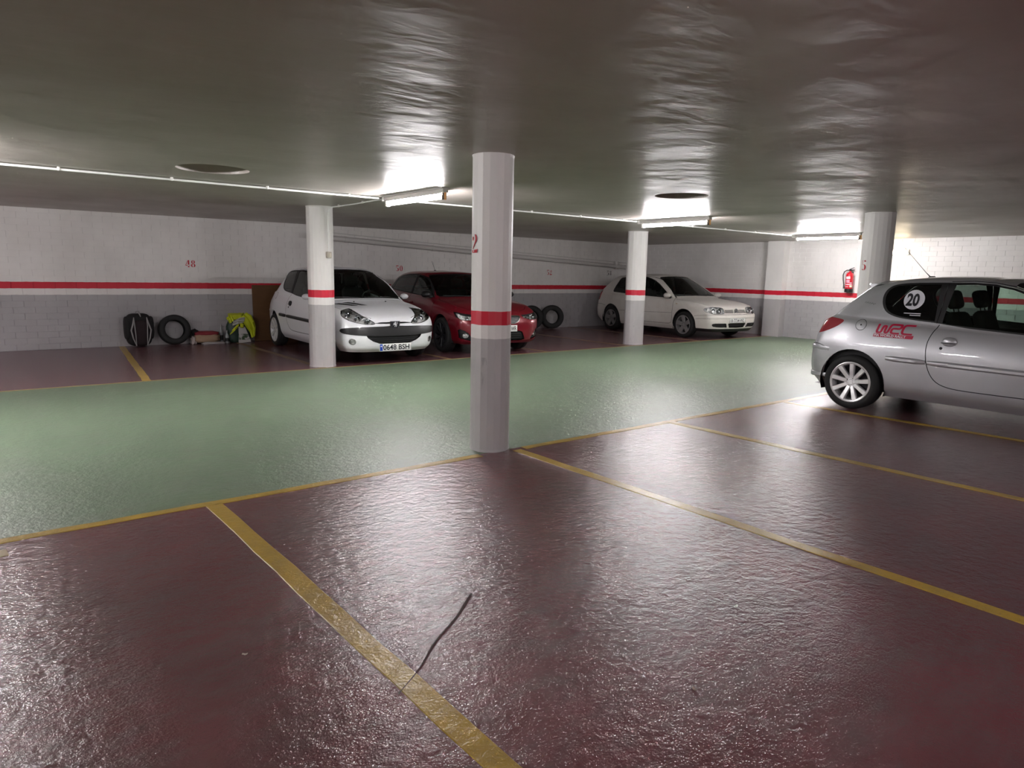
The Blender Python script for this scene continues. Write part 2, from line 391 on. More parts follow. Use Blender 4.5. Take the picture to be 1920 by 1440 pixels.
number('2', .14, on_col(colB, .156, R(157), 1.545, 18, R(5)), M_redpaint, colB)
number('5', .13, on_col(colD, .184, R(143), 1.525, 22, R(4)), M_redpaint, colD)
# ---- fluorescent lamps
M_tube = mat('lit_tube', (1, 1, 1), .5, emit=TUBE_COL, es=TUBE_POWER)
M_batten = mat('lamp_housing', (.62, .60, .57), .5); M_brown = mat('brown_lamp_holder', (.10, .07, .05), .5); M_orange = mat('starter', (.75, .38, .12), .5)
def lamp():
    t = empty('fluorescent_lamp', (0, 0, HC))
    MB().box(-.05, .05, -.66, .66, -.012, 0).box(-.032, .032, -.655, .655, -.05, -.0121).build('housing', M_batten, t)
    MB().prism([(-.032, -.05), (.032, -.05), (.062, -.062), (.062, -.066), (.03, -.056), (-.03, -.056), (-.062, -.066), (-.062, -.062)], lambda u, v: (u, -.61, v), lambda u, v: (u, .61, v)).build('reflector', M_batten, t)
    MB().lathe([(0, -.60), (.021, -.60), (.021, .60), (0, .60)], 10, 'y', (0, 0, -.09)).build('tube', M_tube, t)
    for s_ in (-1, 1):
        rbox('tube_holder', (0, s_*.625, -.08), (.045, .04, .085), .006, M_brown if s_ < 0 else M_white, t)
    MB().lathe([(0, -.125), (.011, -.125), (.011, -.05), (0, -.05)], 10, 'z', (.0, -.652, 0)).build('starter', M_orange, t)
    rbox('junction_box', (0, .70, -.03), (.06, .05, .06), .008, M_white, t)
    return t
L0 = lamp()
for i, (x, lb) in enumerate(((4.05, 'lit fluorescent tube lamp on the ceiling nearest the camera, left of the foreground column'), (8.62, 'lit fluorescent tube lamp on the ceiling beyond the foreground column, middle of the row'),
        (13.24, 'lit fluorescent tube lamp on the ceiling near the end wall and fire extinguisher'), (-.47, 'lit fluorescent tube lamp on the ceiling just outside the left edge'), (-5.2, 'added fluorescent tube lamp, unseen far off to the left of the aisle'),
        (-4.0, 'added fluorescent tube lamp, unseen behind the camera on the left, lighting the foreground'), (.0, 'added fluorescent tube lamp, unseen behind the camera in the middle of the rear row'), (4.6, 'added fluorescent tube lamp, unseen behind the camera, short of the silver car nose'), (-3.2, 'lit fluorescent tube lamp over the far bays, outside the left edge'))):
    o = L0 if i == 0 else copy_tree(L0); o.location = (x, 6.98 if i < 5 else (-2.8 if i < 8 else 10.4), HC); o.rotation_euler = (0, 0, math.pi/2 if i > 4 else 0); S(o, label=lb, category='lamp', group='fluorescent lamps along the aisle')  # rear row and farthest left lamp: unseen, added to light the foreground
# ---- conduit and clips
M_conduit = mat('white_conduit', (.86, .86, .84), .4)
def conduit(pts, r, label, clips):
    t = empty('electrical_conduit', pts[0], label=label, category='conduit', group='ceiling conduits')
    P = [Vector(p)-Vector(pts[0]) for p in pts]
    MB().tube(P, r, 8).build('pipe', M_conduit, t, True)
    for c in clips:
        d = Vector(c)-Vector(pts[0]); rbox('clip', (d.x, d.y, d.z+.006), (.022, .034, .036), .004, M_white, t, 1)
yc = 7.70; zc = HC-.02
def run(x0, x1, label): conduit([(x0, yc, zc), (x1, yc, zc)], .011, label, [(x0+.35+.95*i, yc, zc) for i in range(int((x1-x0-.2)/.95)+1)])
run(-.55, 3.98, 'white conduit along the ceiling from the left edge to the nearest lamp')
run(4.12, 8.56, 'white conduit along the ceiling passing behind the foreground column')
run(8.70, 13.18, 'white conduit along the ceiling from the middle lamp to the farthest lamp')
ax, ay = 4.09, 9.375
conduit([(4.06, 7.74, zc), (4.10, 8.6, zc), (ax, ay-.06, zc), (ax-.02, ay-.02, zc-.03), (ax-.03, ay+.005, zc-.12), (ax-.03, ay+.008, 1.65)], .009, 'white conduit from the nearest lamp down the column to the switch', [(4.09, 8.35, zc), (4.1, 9.1, zc)])
sw = empty('light_switch', (ax-.03, ay+.0, 1.6), R(20), label='beige surface switch box on the white column', category='switch')
rbox('box', (0, 0, 0), (.072, .05, .085), .008, mat('beige_plastic', (.50, .45, .38), .5), sw); rbox('rocker', (.0, -.027, 0), (.034, .012, .045), .004, mat('beige_rocker', (.66, .6, .5), .4), sw)
# ---- drain pipe on the left wall
pp = empty('drain_pipe', (5.4, WY-.004, 0), label='pale sloping drain pipe along the wall above the parked cars', category='pipe')
M_pvc = mat('pvc', (.62, .60, .58), .5)
MB().tube([(0, -.085, 2.047), (.04, -.085, 2.045), (.08, -.085, 2.043), (9.6, -.085, 1.60), (10.05, -.085, 1.58)], .053, 14).build('pipe', M_pvc, pp, True)
for x in (.8, 2.9, 5.0, 7.1, 9.2):
    z = 2.043-(x-.08)*.0465; MB().lathe([(.054, -.025), (.06, -.02), (.06, .02), (.054, .025)], 14, 'x', (x, -.085, z)).build('clamp', M_pvc, pp, True)
cp = MB().lathe([(.06, -.06), (.075, -.055), (.075, .055), (.06, .06)], 14, 'x', (8.85, -.085, 1.635)).build('coupling', M_pvc, pp, True)
MB().tube([(8.85, -.085, 1.65), (8.85, -.1, 1.74), (8.85, -.1, 1.77)], .05, 12).build('riser', M_pvc, pp, True)
MB().tube([(0, -.014, 2.16), (4.5, -.016, 1.945), (9.9, -.016, 1.71)], .009, 6).build('cable', M_pvc, pp, True)
# ---- warm wall lamp
wlm = empty('wall_lamp', (FX, 6.55, 1.99), label='glowing warm bulkhead lamp on the end wall', category='lamp')
M_warm = mat('warm_diffuser', (1, .9, .7), .5, emit=(1., .80, .50), es=1.4)
rbox('base', (-.02, 0, 0), (.04, .34, .13), .015, M_white, wlm); rbox('diffuser', (-.075, 0, 0), (.09, .30, .105), .04, M_warm, wlm, 1)
MB().tube([(-.012, 0, .06), (-.012, 0, HC-1.99)], .009, 6).build('conduit', M_conduit, wlm, True)
# ---- fire extinguisher
fx = empty('fire_extinguisher', (FX, 7.53, 1.12), label='red fire extinguisher hanging on the end wall above the stripe', category='fire extinguisher')
M_fred = mat('extinguisher_red', (.60, .01, .025), .3, 0, .5)
MB().lathe([(0, .06), (.07, .06), (.08, .08), (.08, .36), (.072, .40), (.045, .435), (.022, .445), (.022, .47), (0, .47)], 24, 'z', (-.11, 0, 0)).build('cylinder', M_fred, fx, True)
MB().lathe([(0, 0), (.078, 0), (.084, .01), (.084, .075), (.079, .08)], 24, 'z', (-.11, 0, 0)).build('foot', M_black, fx, True)
MB().lathe([(0, .468), (.02, .468), (.022, .50), (.012, .51), (0, .51)], 12, 'z', (-.11, 0, 0)).build('valve', M_black, fx, True)
MB().tube([(-.11, .02, .49), (-.11, -.03, .49), (-.11, -.10, .485)], [.009, .01, .006], 8).build('handle', M_black, fx, True)
MB().tube([(-.11, .02, .50), (-.11, -.03, .52), (-.11, -.085, .545)], [.009, .009, .006], 8).build('lever', M_black, fx, True)
hs = [(-.11, .02, .485), (-.12, .07, .482), (-.125, .12, .45), (-.13, .14, .38), (-.13, .13, .28), (-.13, .105, .17), (-.13, .098, .08)]
MB().tube(hs, [.011]*5+[.013, .02], 8).build('hose', M_black, fx, True)
rbox('bracket', (-.015, 0, .40), (.03, .06, .10), .006, M_black, fx)
def band(a0, a1, z0, z1, m_): MB().lathe([(.0812, z0), (.0812, z1)], 10, 'z', (-.11, 0, 0), a0, a1).build('sticker', m_, fx)
band(150, 215, .295, .345, M_decal_white); band(150, 212, .205, .275, mat('extinguisher_print', (.62, .25, .33), .5)); band(150, 250, .165, .18, M_decal_white); band(215, 255, .11, .155, mat('yellow_label', (.85, .8, .6), .5)); band(212, 250, .2, .215, M_decal_white); band(150, 200, .12, .128, M_decal_white)
# ================================================================ cars
def pchip_d(t, y):
    h = np.diff(t); dl = np.diff(y, axis=0)/h.reshape(-1, *([1]*(y.ndim-1))); d = np.zeros_like(y); n = len(t)
    for i in range(1, n-1):
        a, b = dl[i-1], dl[i]; w1, w2 = 2*h[i]+h[i-1], h[i]+2*h[i-1]
        with np.errstate(divide='ignore', invalid='ignore'):
            v = (w1+w2)/(w1/a+w2/b)
        v = np.where(a*b > 0, v, 0.); soft = (a*h[i]+b*h[i-1])/(h[i]+h[i-1]); d[i] = np.where(a*b > 0, .5*v+.5*np.clip(soft, -3*np.minimum(abs(a), abs(b)), 3*np.minimum(abs(a), abs(b))), 0.)
    d[0], d[-1] = dl[0], dl[-1]; return d
def resample(P, k):
    """P (n, m, 3): k steps per interval along axis 0"""
    seg = np.linalg.norm(np.diff(P, axis=0), axis=2).mean(axis=1); t = np.concatenate([[0], np.cumsum(np.maximum(seg, 1e-3))])
    d = pchip_d(t, P); out = []
    for i in range(len(t)-1):
        h = t[i+1]-t[i]
        for j in range(k):
            s = j/k; h00, h10, h01, h11 = 2*s**3-3*s*s+1, s**3-2*s*s+s, -2*s**3+3*s*s, s**3-s*s
            out.append(h00*P[i]+h10*h*d[i]+h01*P[i+1]+h11*h*d[i+1])
    out.append(P[-1]); return np.array(out)
def lst(v, n): return list(v) if isinstance(v, (list, tuple)) else [v]*n
def car_rows(p):
    SX, W = p['SX'], p['W']; rows = []
    for (xf, zf, ef, inset, zs, xr, zr, er) in p['low']:
        ins, zz = lst(inset, 9), lst(zs, 9)
        side = [(SX[i], W[i]-ins[i], zz[i]) for i in range(9)]
        x4, y4, z4 = side[0]; fr = []
        for t in (0, 24, 47, 69):
            c, s = math.cos(R(t)), math.sin(R(t)); fr.append((x4+(xf-x4)*c**ef, y4*s**ef if t else 0, z4+(zf-z4)*(1-(t/90)**2)))
        xa, ya, za = side[-1]; rr = []
        for t in (66, 40, 0):
            c, s = math.cos(R(t)), math.sin(R(t)); rr.append((xa+(xr-xa)*c**er, ya*s**er if t else 0, za+(zr-za)*(1-(t/90)**2)))
        rows.append(fr+side+rr)
    def upper(c0, c6, xs, ys, zs, c15, er, pw=2.):
        fr = [(c6[0]+(c0[0]-c6[0])*(1-s**pw), c6[1]*s, c6[2]+(c0[2]-c6[2])*(1-s**pw)) for s in (0, .36, .61, .79, .88, .945, 1)]
        side = list(zip(xs, ys, zs)); xa, ya, za = side[-1]; rr = []
        for t in (64, 38, 0):
            c, s = math.cos(R(t)), math.sin(R(t)); rr.append((xa+(c15[0]-xa)*c**er, ya*s**er if t else 0, za+(c15[2]-za)*(1-(t/90)**2)))
        return fr+side+rr
    r7 = np.array(upper(*p['r7'])); r9 = np.array(upper(*p['r9']))
    r8 = .5*(r7+r9); bulge = p.get('bulge', .022)
    nrm = r8.copy(); nrm[:, 0] -= (-.35); nrm[:, 2] -= .75; nrm /= np.linalg.norm(nrm, axis=1)[:, None]
    for i_ in range(9): r8[i_, 2] += p.get('r8dz', 0.)*(1 if i_ < 7 else (.6 if i_ == 7 else .25)); r8[i_, 0] += p.get('r8dz', 0.)*.3*(1 if i_ < 7 else .3)
    r8 = r8+nrm*bulge; r8[0, 1] = 0; r8[-1, 1] = 0
    r7b = r7+(r9-r7)*.07+nrm*bulge*.3; r7b[0, 1] = r7b[-1, 1] = 0
    r10 = np.array(upper(*p['r10'])); r11 = r10.copy(); r11[:, 1] = 0
    r11[:, 0] = -.45+(r10[:, 0]+.45)*.88; r11[:, 2] = r10[:, 2]+p.get('crown', .024)*np.clip(r10[:, 1]/.45, 0, 1)**1.2
    r9b = r9+(r10-r9)*.45; r9b[:, 2] += .008; 
    return np.array([np.array(r) for r in rows]+[r7, r7b, r8, r9, r9b, r10, r11])
def sm(pts, n=4, closed=True):
    """smooth curve through points"""
    P = [Vector(p) for p in pts]; N = len(P); out = []
    for i in range(N if closed else N-1):
        g = lambda k: P[k % N] if closed else P[max(0, min(N-1, k))]
        a, b, c, d = g(i-1), g(i), g(i+1), g(i+2)
        for j in range(n):
            t = j/n; q = .5*((2*b)+(c-a)*t+(2*a-5*b+4*c-d)*t*t+(3*b-a-3*c+d)*t**3); out.append((q.x, q.y))
    if not closed: out.append(tuple(P[-1]))
    return out
def offset_poly(pts, d):
    P = [Vector(p) for p in pts]; N = len(P); A = sum(P[i].x*P[(i+1) % N].y-P[(i+1) % N].x*P[i].y for i in range(N)); s = 1 if A > 0 else -1; out = []
    for i in range(N):
        e1 = (P[i]-P[i-1]); e2 = (P[(i+1) % N]-P[i])
        e1 = e1.normalized() if e1.length > 1e-9 else e2.normalized(); e2 = e2.normalized() if e2.length > 1e-9 else e1
        nn = Vector((e1.y, -e1.x))+Vector((e2.y, -e2.x))
        if nn.length < 1e-6: nn = Vector((e1.y, -e1.x))
        nn.normalize(); k = max(.5, nn.dot(Vector((e1.y, -e1.x)))); out.append(tuple(P[i]+nn*(s*d/k)))
    return out
def band_poly(line, w_):
    P = [Vector(p) for p in line]; L_, R_ = [], []
    for i in range(len(P)):
        t = (P[min(i+1, len(P)-1)]-P[max(i-1, 0)]).normalized(); n_ = Vector((-t.y, t.x))*w_/2; L_.append(tuple(P[i]+n_)); R_.append(tuple(P[i]-n_))
    return L_+R_[::-1]
def circ(u, v, ru, rv, n=20): return [(u+ru*math.cos(2*math.pi*i/n), v+rv*math.sin(2*math.pi*i/n)) for i in range(n)]
def inside(pt, poly):
    x, y = pt; c = False; j = len(poly)-1
    for i in range(len(poly)):
        xi, yi = poly[i]; xj, yj = poly[j]
        if (yi > y) != (yj > y) and x < (xj-xi)*(y-yi)/(yj-yi)+xi: c = not c
        j = i
    return c
class Shell:
    def __init__(s, rows, ks=4, kc=6):
        G = resample(rows, ks); G = resample(G.transpose(1, 0, 2), kc).transpose(1, 0, 2)
        G[:, 0, 1] = 0; G[:, -1, 1] = 0; G[-1, :, 1] = 0; G[..., 1] = np.maximum(G[..., 1], 0)
        nr, nc, _ = G.shape; s.G = G
        bm = s.bm = bmesh.new(); V = [[bm.verts.new(G[i, j]) for j in range(nc)] for i in range(nr)]
        for i in range(nr-1):
            for j in range(nc-1): bm.faces.new((V[i][j], V[i][j+1], V[i+1][j+1], V[i+1][j]))
        bmesh.ops.remove_doubles(bm, verts=bm.verts, dist=1e-5)
        bmesh.ops.dissolve_degenerate(bm, edges=bm.edges, dist=1e-6)
        # reference surface with smooth normals (mirrored so that the centre line is smooth)
        rf = bm.copy(); bmesh.ops.mirror(rf, geom=rf.verts[:]+rf.edges[:]+rf.faces[:], axis='Y', merge_dist=1e-5)
        bmesh.ops.recalc_face_normals(rf, faces=rf.faces); rf.normal_update(); rf.verts.ensure_lookup_table(); rf.faces.ensure_lookup_table()
        s.bvh = BVHTree.FromBMesh(rf); s.rv = [v.co.copy() for v in rf.verts]; s.rn = [v.normal.copy() for v in rf.verts]; s.rf = [[v.index for v in f.verts] for f in rf.faces]; rf.free()
        if s.nrm_at(Vector((0, 1.2, .5))).y < 0: s.rn = [-n for n in s.rn]
        bm.normal_update()
        s.lay = bm.faces.layers.int.new('tag'); s.names = {0: 'body'}
    def nrm_at(s, p):
        co, n, i, d = s.bvh.find_nearest(p)
        a = Vector((0, 0, 0))
        for k in s.rf[i]: a += s.rn[k]/((s.rv[k]-co).length+1e-4)**2
        return a.normalized()
    def side(s, x, z):
        h = s.bvh.ray_cast(Vector((x, 3, z)), Vector((0, -1, 0))); return h[0]
    def front(s, y, z):
        h = s.bvh.ray_cast(Vector((4, y, z)), Vector((-1, 0, 0))); return h[0]
    def rear(s, y, z):
        h = s.bvh.ray_cast(Vector((-4, y, z)), Vector((1, 0, 0))); return h[0]
    def top(s, x, y):
        h = s.bvh.ray_cast(Vector((x, y, 4)), Vector((0, 0, -1))); return h[0]
    # projections: uv(point), filter(face), plane through edge
    def uv(s, proj, c):
        if proj == 'S': return (c.x, c.z)
        if proj in ('F', 'R'): return (c.y, c.z)
        if proj == 'T': return (c.x, c.y)
        if proj == 'WF': return (math.degrees(math.atan2(c.y, c.x-1.0)), c.z)
        if proj == 'WR': return (math.degrees(math.atan2(c.y, -1.0-c.x)), c.z)
    def ok(s, proj, c, n):
        if proj == 'S': return n.y > .18
        if proj == 'F': return n.x > .12 and c.x > -.2
        if proj == 'R': return n.x < -.12 and c.x < -.8
        if proj == 'T': return n.z > .3
        if proj == 'WF': return c.x > 1.01
        if proj == 'WR': return c.x < -1.01
    def plane(s, proj, p, q):
        if proj == 'S': P, Q, D = Vector((p[0], 0, p[1])), Vector((q[0], 0, q[1])), Vector((0, 1, 0))
        elif proj in 'FR': P, Q, D = Vector((0, p[0], p[1])), Vector((0, q[0], q[1])), Vector((1, 0, 0))
        elif proj == 'T': P, Q, D = Vector((p[0], p[1], 0)), Vector((q[0], q[1], 0)), Vector((0, 0, 1))
        else:
            sg = 1 if proj == 'WF' else -1; O = Vector((sg*1.0, 0, (p[1]+q[1])/2))
            P = Vector((sg*(1+math.cos(R(p[0]))), math.sin(R(p[0])), p[1])); Q = Vector((sg*(1+math.cos(R(q[0]))), math.sin(R(q[0])), q[1])); D = (P+Q)/2-O
        return P, (Q-P).cross(D)
    def cut(s, proj, poly, name=None, only=None):
        bm = s.bm; us = [p[0] for p in poly]; vs_ = [p[1] for p in poly]; u0, u1, v0, v1 = min(us), max(us), min(vs_), max(vs_)
        def cand(fs):
            o = []
            for f in fs:
                if not f.is_valid: continue
                c = f.calc_center_median()
                if not s.ok(proj, c, f.normal): continue
                a = [s.uv(proj, v.co) for v in f.verts]
                if max(x for x, _ in a) < u0 or min(x for x, _ in a) > u1 or max(y for _, y in a) < v0 or min(y for _, y in a) > v1: continue
                o.append((f, min(x for x, _ in a), max(x for x, _ in a), min(y for _, y in a), max(y for _, y in a)))
            return o
        C = cand(bm.faces)
        for i in range(len(poly)):
            p, q = poly[i], poly[(i+1) % len(poly)]
            if abs(p[0]-q[0])+abs(p[1]-q[1]) < 1e-7: continue
            a0, a1, b0, b1 = min(p[0], q[0]), max(p[0], q[0]), min(p[1], q[1]), max(p[1], q[1])
            fs = [c[0] for c in C if c[0].is_valid and not (c[2] < a0 or c[1] > a1 or c[4] < b0 or c[3] > b1)]
            if not fs: continue
            co, no = s.plane(proj, p, q)
            if no.length < 1e-9: continue
            es = list({e for f in fs for e in f.edges}); vv = list({v for f in fs for v in f.verts})
            r = bmesh.ops.bisect_plane(bm, geom=vv+es+fs, dist=1e-5, plane_co=co, plane_no=no.normalized())
            new = [g for g in r['geom'] if isinstance(g, bmesh.types.BMFace)]; ss = set(fs)|set(new)
            C = [c for c in C if c[0].is_valid and c[0] not in ss]+cand(ss)
        if name is not None:
            k = next((a for a, b in s.names.items() if b == name), None)
            if k is None: k = len(s.names); s.names[k] = name
            for c in C:
                f = c[0]
                if f.is_valid and inside(s.uv(proj, f.calc_center_median()), poly) and (only is None or s.names[f[s.lay]] in only): f[s.lay] = k
    def gap(s, proj, line, w_=.006, name='shut_line', only=None, scale_u=1.):
        if scale_u != 1.: b = [(u*scale_u, v) for u, v in band_poly([(u/scale_u, v) for u, v in line], w_)]
        else: b = band_poly(line, w_)
        s.cut(proj, b, name, only)
    def extract(s, name, mirror, disp=0., sgn=1):
        """verts/faces of one region; mirror adds the other half, sgn=-1 gives the right-hand copy"""
        k = next(a for a, b in s.names.items() if b == name); V, Fs, ix = [], [], {}
        for f in s.bm.faces:
            if f[s.lay] != k: continue
            for flip in ((1, -1) if mirror else (sgn,)):
                t = []
                for v in f.verts:
                    key = (v.index if not (flip < 0 and mirror and v.co.y > 1e-6) else -v.index-1)
                    if key not in ix: ix[key] = len(V); V.append(Vector((v.co.x, v.co.y*flip, v.co.z)))
                    t.append(ix[key])
                Fs.append(t if flip > 0 else t[::-1])
        return V, Fs
    def part(s, name, mat_, parent, mirror=True, disp=0., sgn=1, objname=None, back=None):
        s.bm.verts.index_update()
        V, Fs = s.extract(name, mirror, disp, sgn)
        if not V: return None
        N = [s.nrm_at(v) for v in V]
        if disp: V = [v+n*disp for v, n in zip(V, N)]
        me = bpy.data.meshes.new(objname or name); me.from_pydata(V, [], Fs); me.update()
        for p in me.polygons: p.use_smooth = True
        me.normals_split_custom_set_from_vertices(N)
        return link(objname or name, me, mat_, parent)
    def arch(s, ax, az, r):
        """cut the wheel opening and turn its edge inwards"""
        s.cut('S', circ(ax, az, r, r, 36), 'arch_hole')
        k = next(a for a, b in s.names.items() if b == 'arch_hole')
        bmesh.ops.delete(s.bm, geom=[f for f in s.bm.faces if f[s.lay] == k], context='FACES')
        ed = [e for e in s.bm.edges if e.is_boundary and all(abs(math.hypot(v.co.x-ax, v.co.z-az)-r) < .004 and v.co.y > .3 for v in e.verts)]
        r_ = bmesh.ops.extrude_edge_only(s.bm, edges=ed); nv = [g for g in r_['geom'] if isinstance(g, bmesh.types.BMVert)]
        for v in nv: v.co.y -= .05; v.co.x += (v.co.x-ax)*.02; v.co.z += (v.co.z-az)*.02
        k0 = [g for g in r_['geom'] if isinstance(g, bmesh.types.BMFace)]
        for f in k0: f[s.lay] = 0
        s.bm.normal_update()
def text_mesh(txt, size, name, mat_, fn, parent, bold=.0, shear=0., cut=.03, sx=1., fit=None):
    """letters as real geometry, mapped by fn(u, v)->xyz"""
    cu_ = bpy.data.curves.new('txt', 'FONT'); cu_.body = txt; cu_.size = size; cu_.offset = bold; cu_.shear = shear; cu_.resolution_u = 3
    o = bpy.data.objects.new('txt', cu_); COL.objects.link(o); dg = bpy.context.evaluated_depsgraph_get()
    me = bpy.data.meshes.new_from_object(o.evaluated_get(dg)); bpy.data.objects.remove(o)
    bm = bmesh.new(); bm.from_mesh(me); bmesh.ops.triangulate(bm, faces=bm.faces)
    for _ in range(2):
        es = [e for e in bm.edges if e.calc_length() > cut]
        if es: bmesh.ops.subdivide_edges(bm, edges=es, cuts=1); bmesh.ops.triangulate(bm, faces=bm.faces)
    u_ = [v.co.x for v in bm.verts]; a0 = min(u_) if fit else 0
    if fit: sx = fit/(max(u_)-a0)
    for v in bm.verts: v.co = Vector(fn((v.co.x-a0)*sx, v.co.y))
    bm.to_mesh(me); bm.free(); me.name = name; me.materials.clear()
    return link(name, me, mat_, parent)
def poly_on(fn, polys, name, mat_, parent, sub=0):
    mb = MB()
    for p in polys: mb.add([fn(*q) for q in p], [tuple(range(len(p)))])
    return mb.build(name, mat_, parent, fix=False)
def stroke(line, w_):
    b = []; P = [Vector(p) for p in line]; L_, R_ = [], []
    for i in range(len(P)):
        t = (P[min(i+1, len(P)-1)]-P[max(i-1, 0)]).normalized(); n_ = Vector((-t.y, t.x))*w_/2; L_.append(P[i]+n_); R_.append(P[i]-n_)
    return [[tuple(R_[i]), tuple(R_[i+1]), tuple(L_[i+1]), tuple(L_[i])] for i in range(len(P)-1)]
# ---- wheels: axis along y, outer face towards +y
def tyre_mesh(r, w_, rim):
    h = w_/2; prof = [(rim, h*.82), (rim+.012, h*.94), (rim+(r-rim)*.5, h*1.02), (r-.02, h*.93), (r-.006, h*.80), (r, h*.5), (r, h*.16), (r-.006, h*.14), (r-.006, h*.08), (r, h*.06)]
    prof = prof+[(a, -b) for a, b in prof[::-1]]; return MB().lathe(prof, 44, 'y')
def wheel(parent, x, y, r, w_, rim, style, sgn):
    t = empty('wheel', (x, y*sgn, r), 0 if sgn > 0 else math.pi, parent)
    tyre_mesh(r, w_, rim).build('tyre', M_rubber, t, True)
    h = w_/2; m_ = {'nine': M_alu, 'seven': M_rigrey, 'five': M_rigrey, 'black': M_ridark, 'cap': M_alu}[style]
    MB().lathe([(rim+.012, h*.86), (rim+.014, h*.93), (rim+.004, h*.97), (rim-.012, h*.90), (rim-.02, h*.55), (rim-.028, -h*.8), (rim, -h*.85)], 40, 'y').build('rim', m_, t, True)
    MB().lathe([(0, h*.12), (rim-.03, h*.12)], 24, 'y').build('brake_disc', M_dark, t)
    mb = MB(); n = {'nine': 9, 'seven': 7, 'five': 5, 'black': 10, 'cap': 8}[style]; wi, wo = {'nine': (.040, .052), 'seven': (.05, .06), 'five': (.085, .105), 'black': (.03, .026), 'cap': (.05, .06)}[style]
    for k in range(n):
        a = 2*math.pi*k/n+.2; ca, sa = math.cos(a), math.sin(a)
        pts = []
        for rr_, ww, yo in ((.045, wi, h*.66), (rim*.6, (wi+wo)/2, h*.80), (rim-.008, wo, h*.88)):
            for s_, d in ((-.5, 0), (-.38, .008), (.38, .008), (.5, 0), (.5, -.03), (-.5, -.03)):
                u = s_*ww; pts.append((rr_*ca-u*sa, yo+d, rr_*sa+u*ca))
        mb.add(pts, [(i*6+j, i*6+(j+1) % 6, (i+1)*6+(j+1) % 6, (i+1)*6+j) for i in range(2) for j in range(6)])
    mb.build('spokes', m_, t)
    MB().lathe([(0, h*.74), (.026, h*.74), (.03, h*.70), (.068, h*.70), (.078, h*.60), (.078, h*.3)], 24, 'y').build('hub', m_, t, True)
    nb = 4 if style in ('nine', 'cap') else 5; mb = MB()
    for k in range(nb):
        a = 2*math.pi*k/nb+.45; mb.lathe([(0, h*.69), (.0125, h*.69), (.0125, h*.715), (0, h*.715)], 8, 'y', (.051*math.cos(a), 0, .051*math.sin(a)))
    mb.build('wheel_bolts', M_dark, t)
    return t
def seat(parent, x, y, h_back=.62, tilt=18, m_=None):
    m_ = m_ or M_interior; t = empty('front_seat', (x, y, .28), 0, parent)
    rbox('cushion', (.0, 0, .12), (.50, .48, .16), .06, m_, t, 3)
    q = Matrix.Rotation(-R(tilt), 3, 'Y'); rbox('backrest', (-.33, 0, .50), (.15, .47, h_back), .065, m_, t, 3, q, .82)
    rbox('headrest', (-.455, 0, .915), (.10, .25, .19), .045, m_, t, 3, q)
    for s_ in (-.06, .06): MB().tube([(-.42, s_, .78), (-.45, s_, .88)], .007, 6).build('headrest_post', M_dark, t)
    return t
def plate(parent, txt, fn_x, zc_, w_=.52, h_=.11, eu=True, size=.108, bold=.0022, fit=.43, x_off=0.):
    X = fn_x; t = empty('number_plate', (X, 0, zc_), 0, parent)
    rbox('plate_panel', (-.004, 0, 0), (.012, w_, h_), .004, M_plate, t, 1)
    L = -w_/2   # car front seen from ahead: +y is on the right-hand side of the picture
    if eu:
        MB().box(.002, .0032, L+.006, L+.048, -h_/2+.006, h_/2-.006).build('blue_band', M_blue, t)
        poly_on(lambda u, v: (.0036, u, v), [circ(L+.027, .018, .011, .011, 12)], 'star_ring', M_decal_white, t)
    text_mesh(txt, size, 'plate_characters', M_ink, lambda u, v: (.0036, L+.058+x_off+u, v-size*.34), t, bold, 0, .5, 1., fit)
    mb = MB(); b = .004
    for a in ((L, -L, h_/2-b, h_/2), (L, -L, -h_/2, -h_/2+b), (L, L+b, -h_/2, h_/2), (-L-b, -L, -h_/2, h_/2)): mb.box(.0015, .003, a[0], a[1], a[2], a[3])
    mb.build('plate_rim', M_ink if not eu else M_plate, t); return t
def mirror_(parent, sh, x, z, sgn, paint, s=1.):
    p = sh.side(x, z); t = empty('door_mirror', (p.x, p.y*sgn, z), 0, parent)
    bm = bmesh.new(); bmesh.ops.create_uvsphere(bm, u_segments=18, v_segments=12, radius=1)
    for v in bm.verts:
        a = v.co; f = -1 if a.x < 0 else 1; v.co = Vector(((a.x*.13 if a.x > 0 else a.x*.03)*s, sgn*(.115+a.y*.105*s), .045+a.z*.068*s))
    me = bpy.data.meshes.new('mirror_shell'); bm.to_mesh(me); bm.free(); o = link('mirror_shell', me, paint, t, True)
    MB().tube([(.02, -.02*sgn, -.005), (.02, .05*sgn, .01), (.02, .09*sgn, .03)], [.035, .026, .022], 10).build('mirror_foot', M_black, t, True)
    mb = MB().prism(circ(sgn*.115, .045, .092*s, .056*s, 18), lambda u, v: (-.028*s, u, v), lambda u, v: (-.033*s, u, v)); mb.build('mirror_glass', M_chrome, t)
    return t
def sweep_strip(parent, sh, name, xs, zf, hh, dep, m_, sgn):
    """rubbing strip that follows the flank"""
    V = []; prof = [(-.5, 0), (-.42, .6), (-.2, 1), (.2, 1), (.42, .6), (.5, 0)]; ends = len(xs)-1
    for i, x in enumerate(xs):
        k = .15 if i in (0, ends) else 1
        for a, b in prof:
            z = zf(x)+a*hh*(.7 if i in (0, ends) else 1); q = sh.side(x, z); n = sh.nrm_at(q); c = q+n*(b*dep*k+.001); V.append((c.x, c.y*sgn, c.z))
    n = len(prof); return MB().add(V, [(i*n+j, i*n+j+1, (i+1)*n+j+1, (i+1)*n+j) for i in range(ends) for j in range(n-1)]).build(name, m_, parent, True)
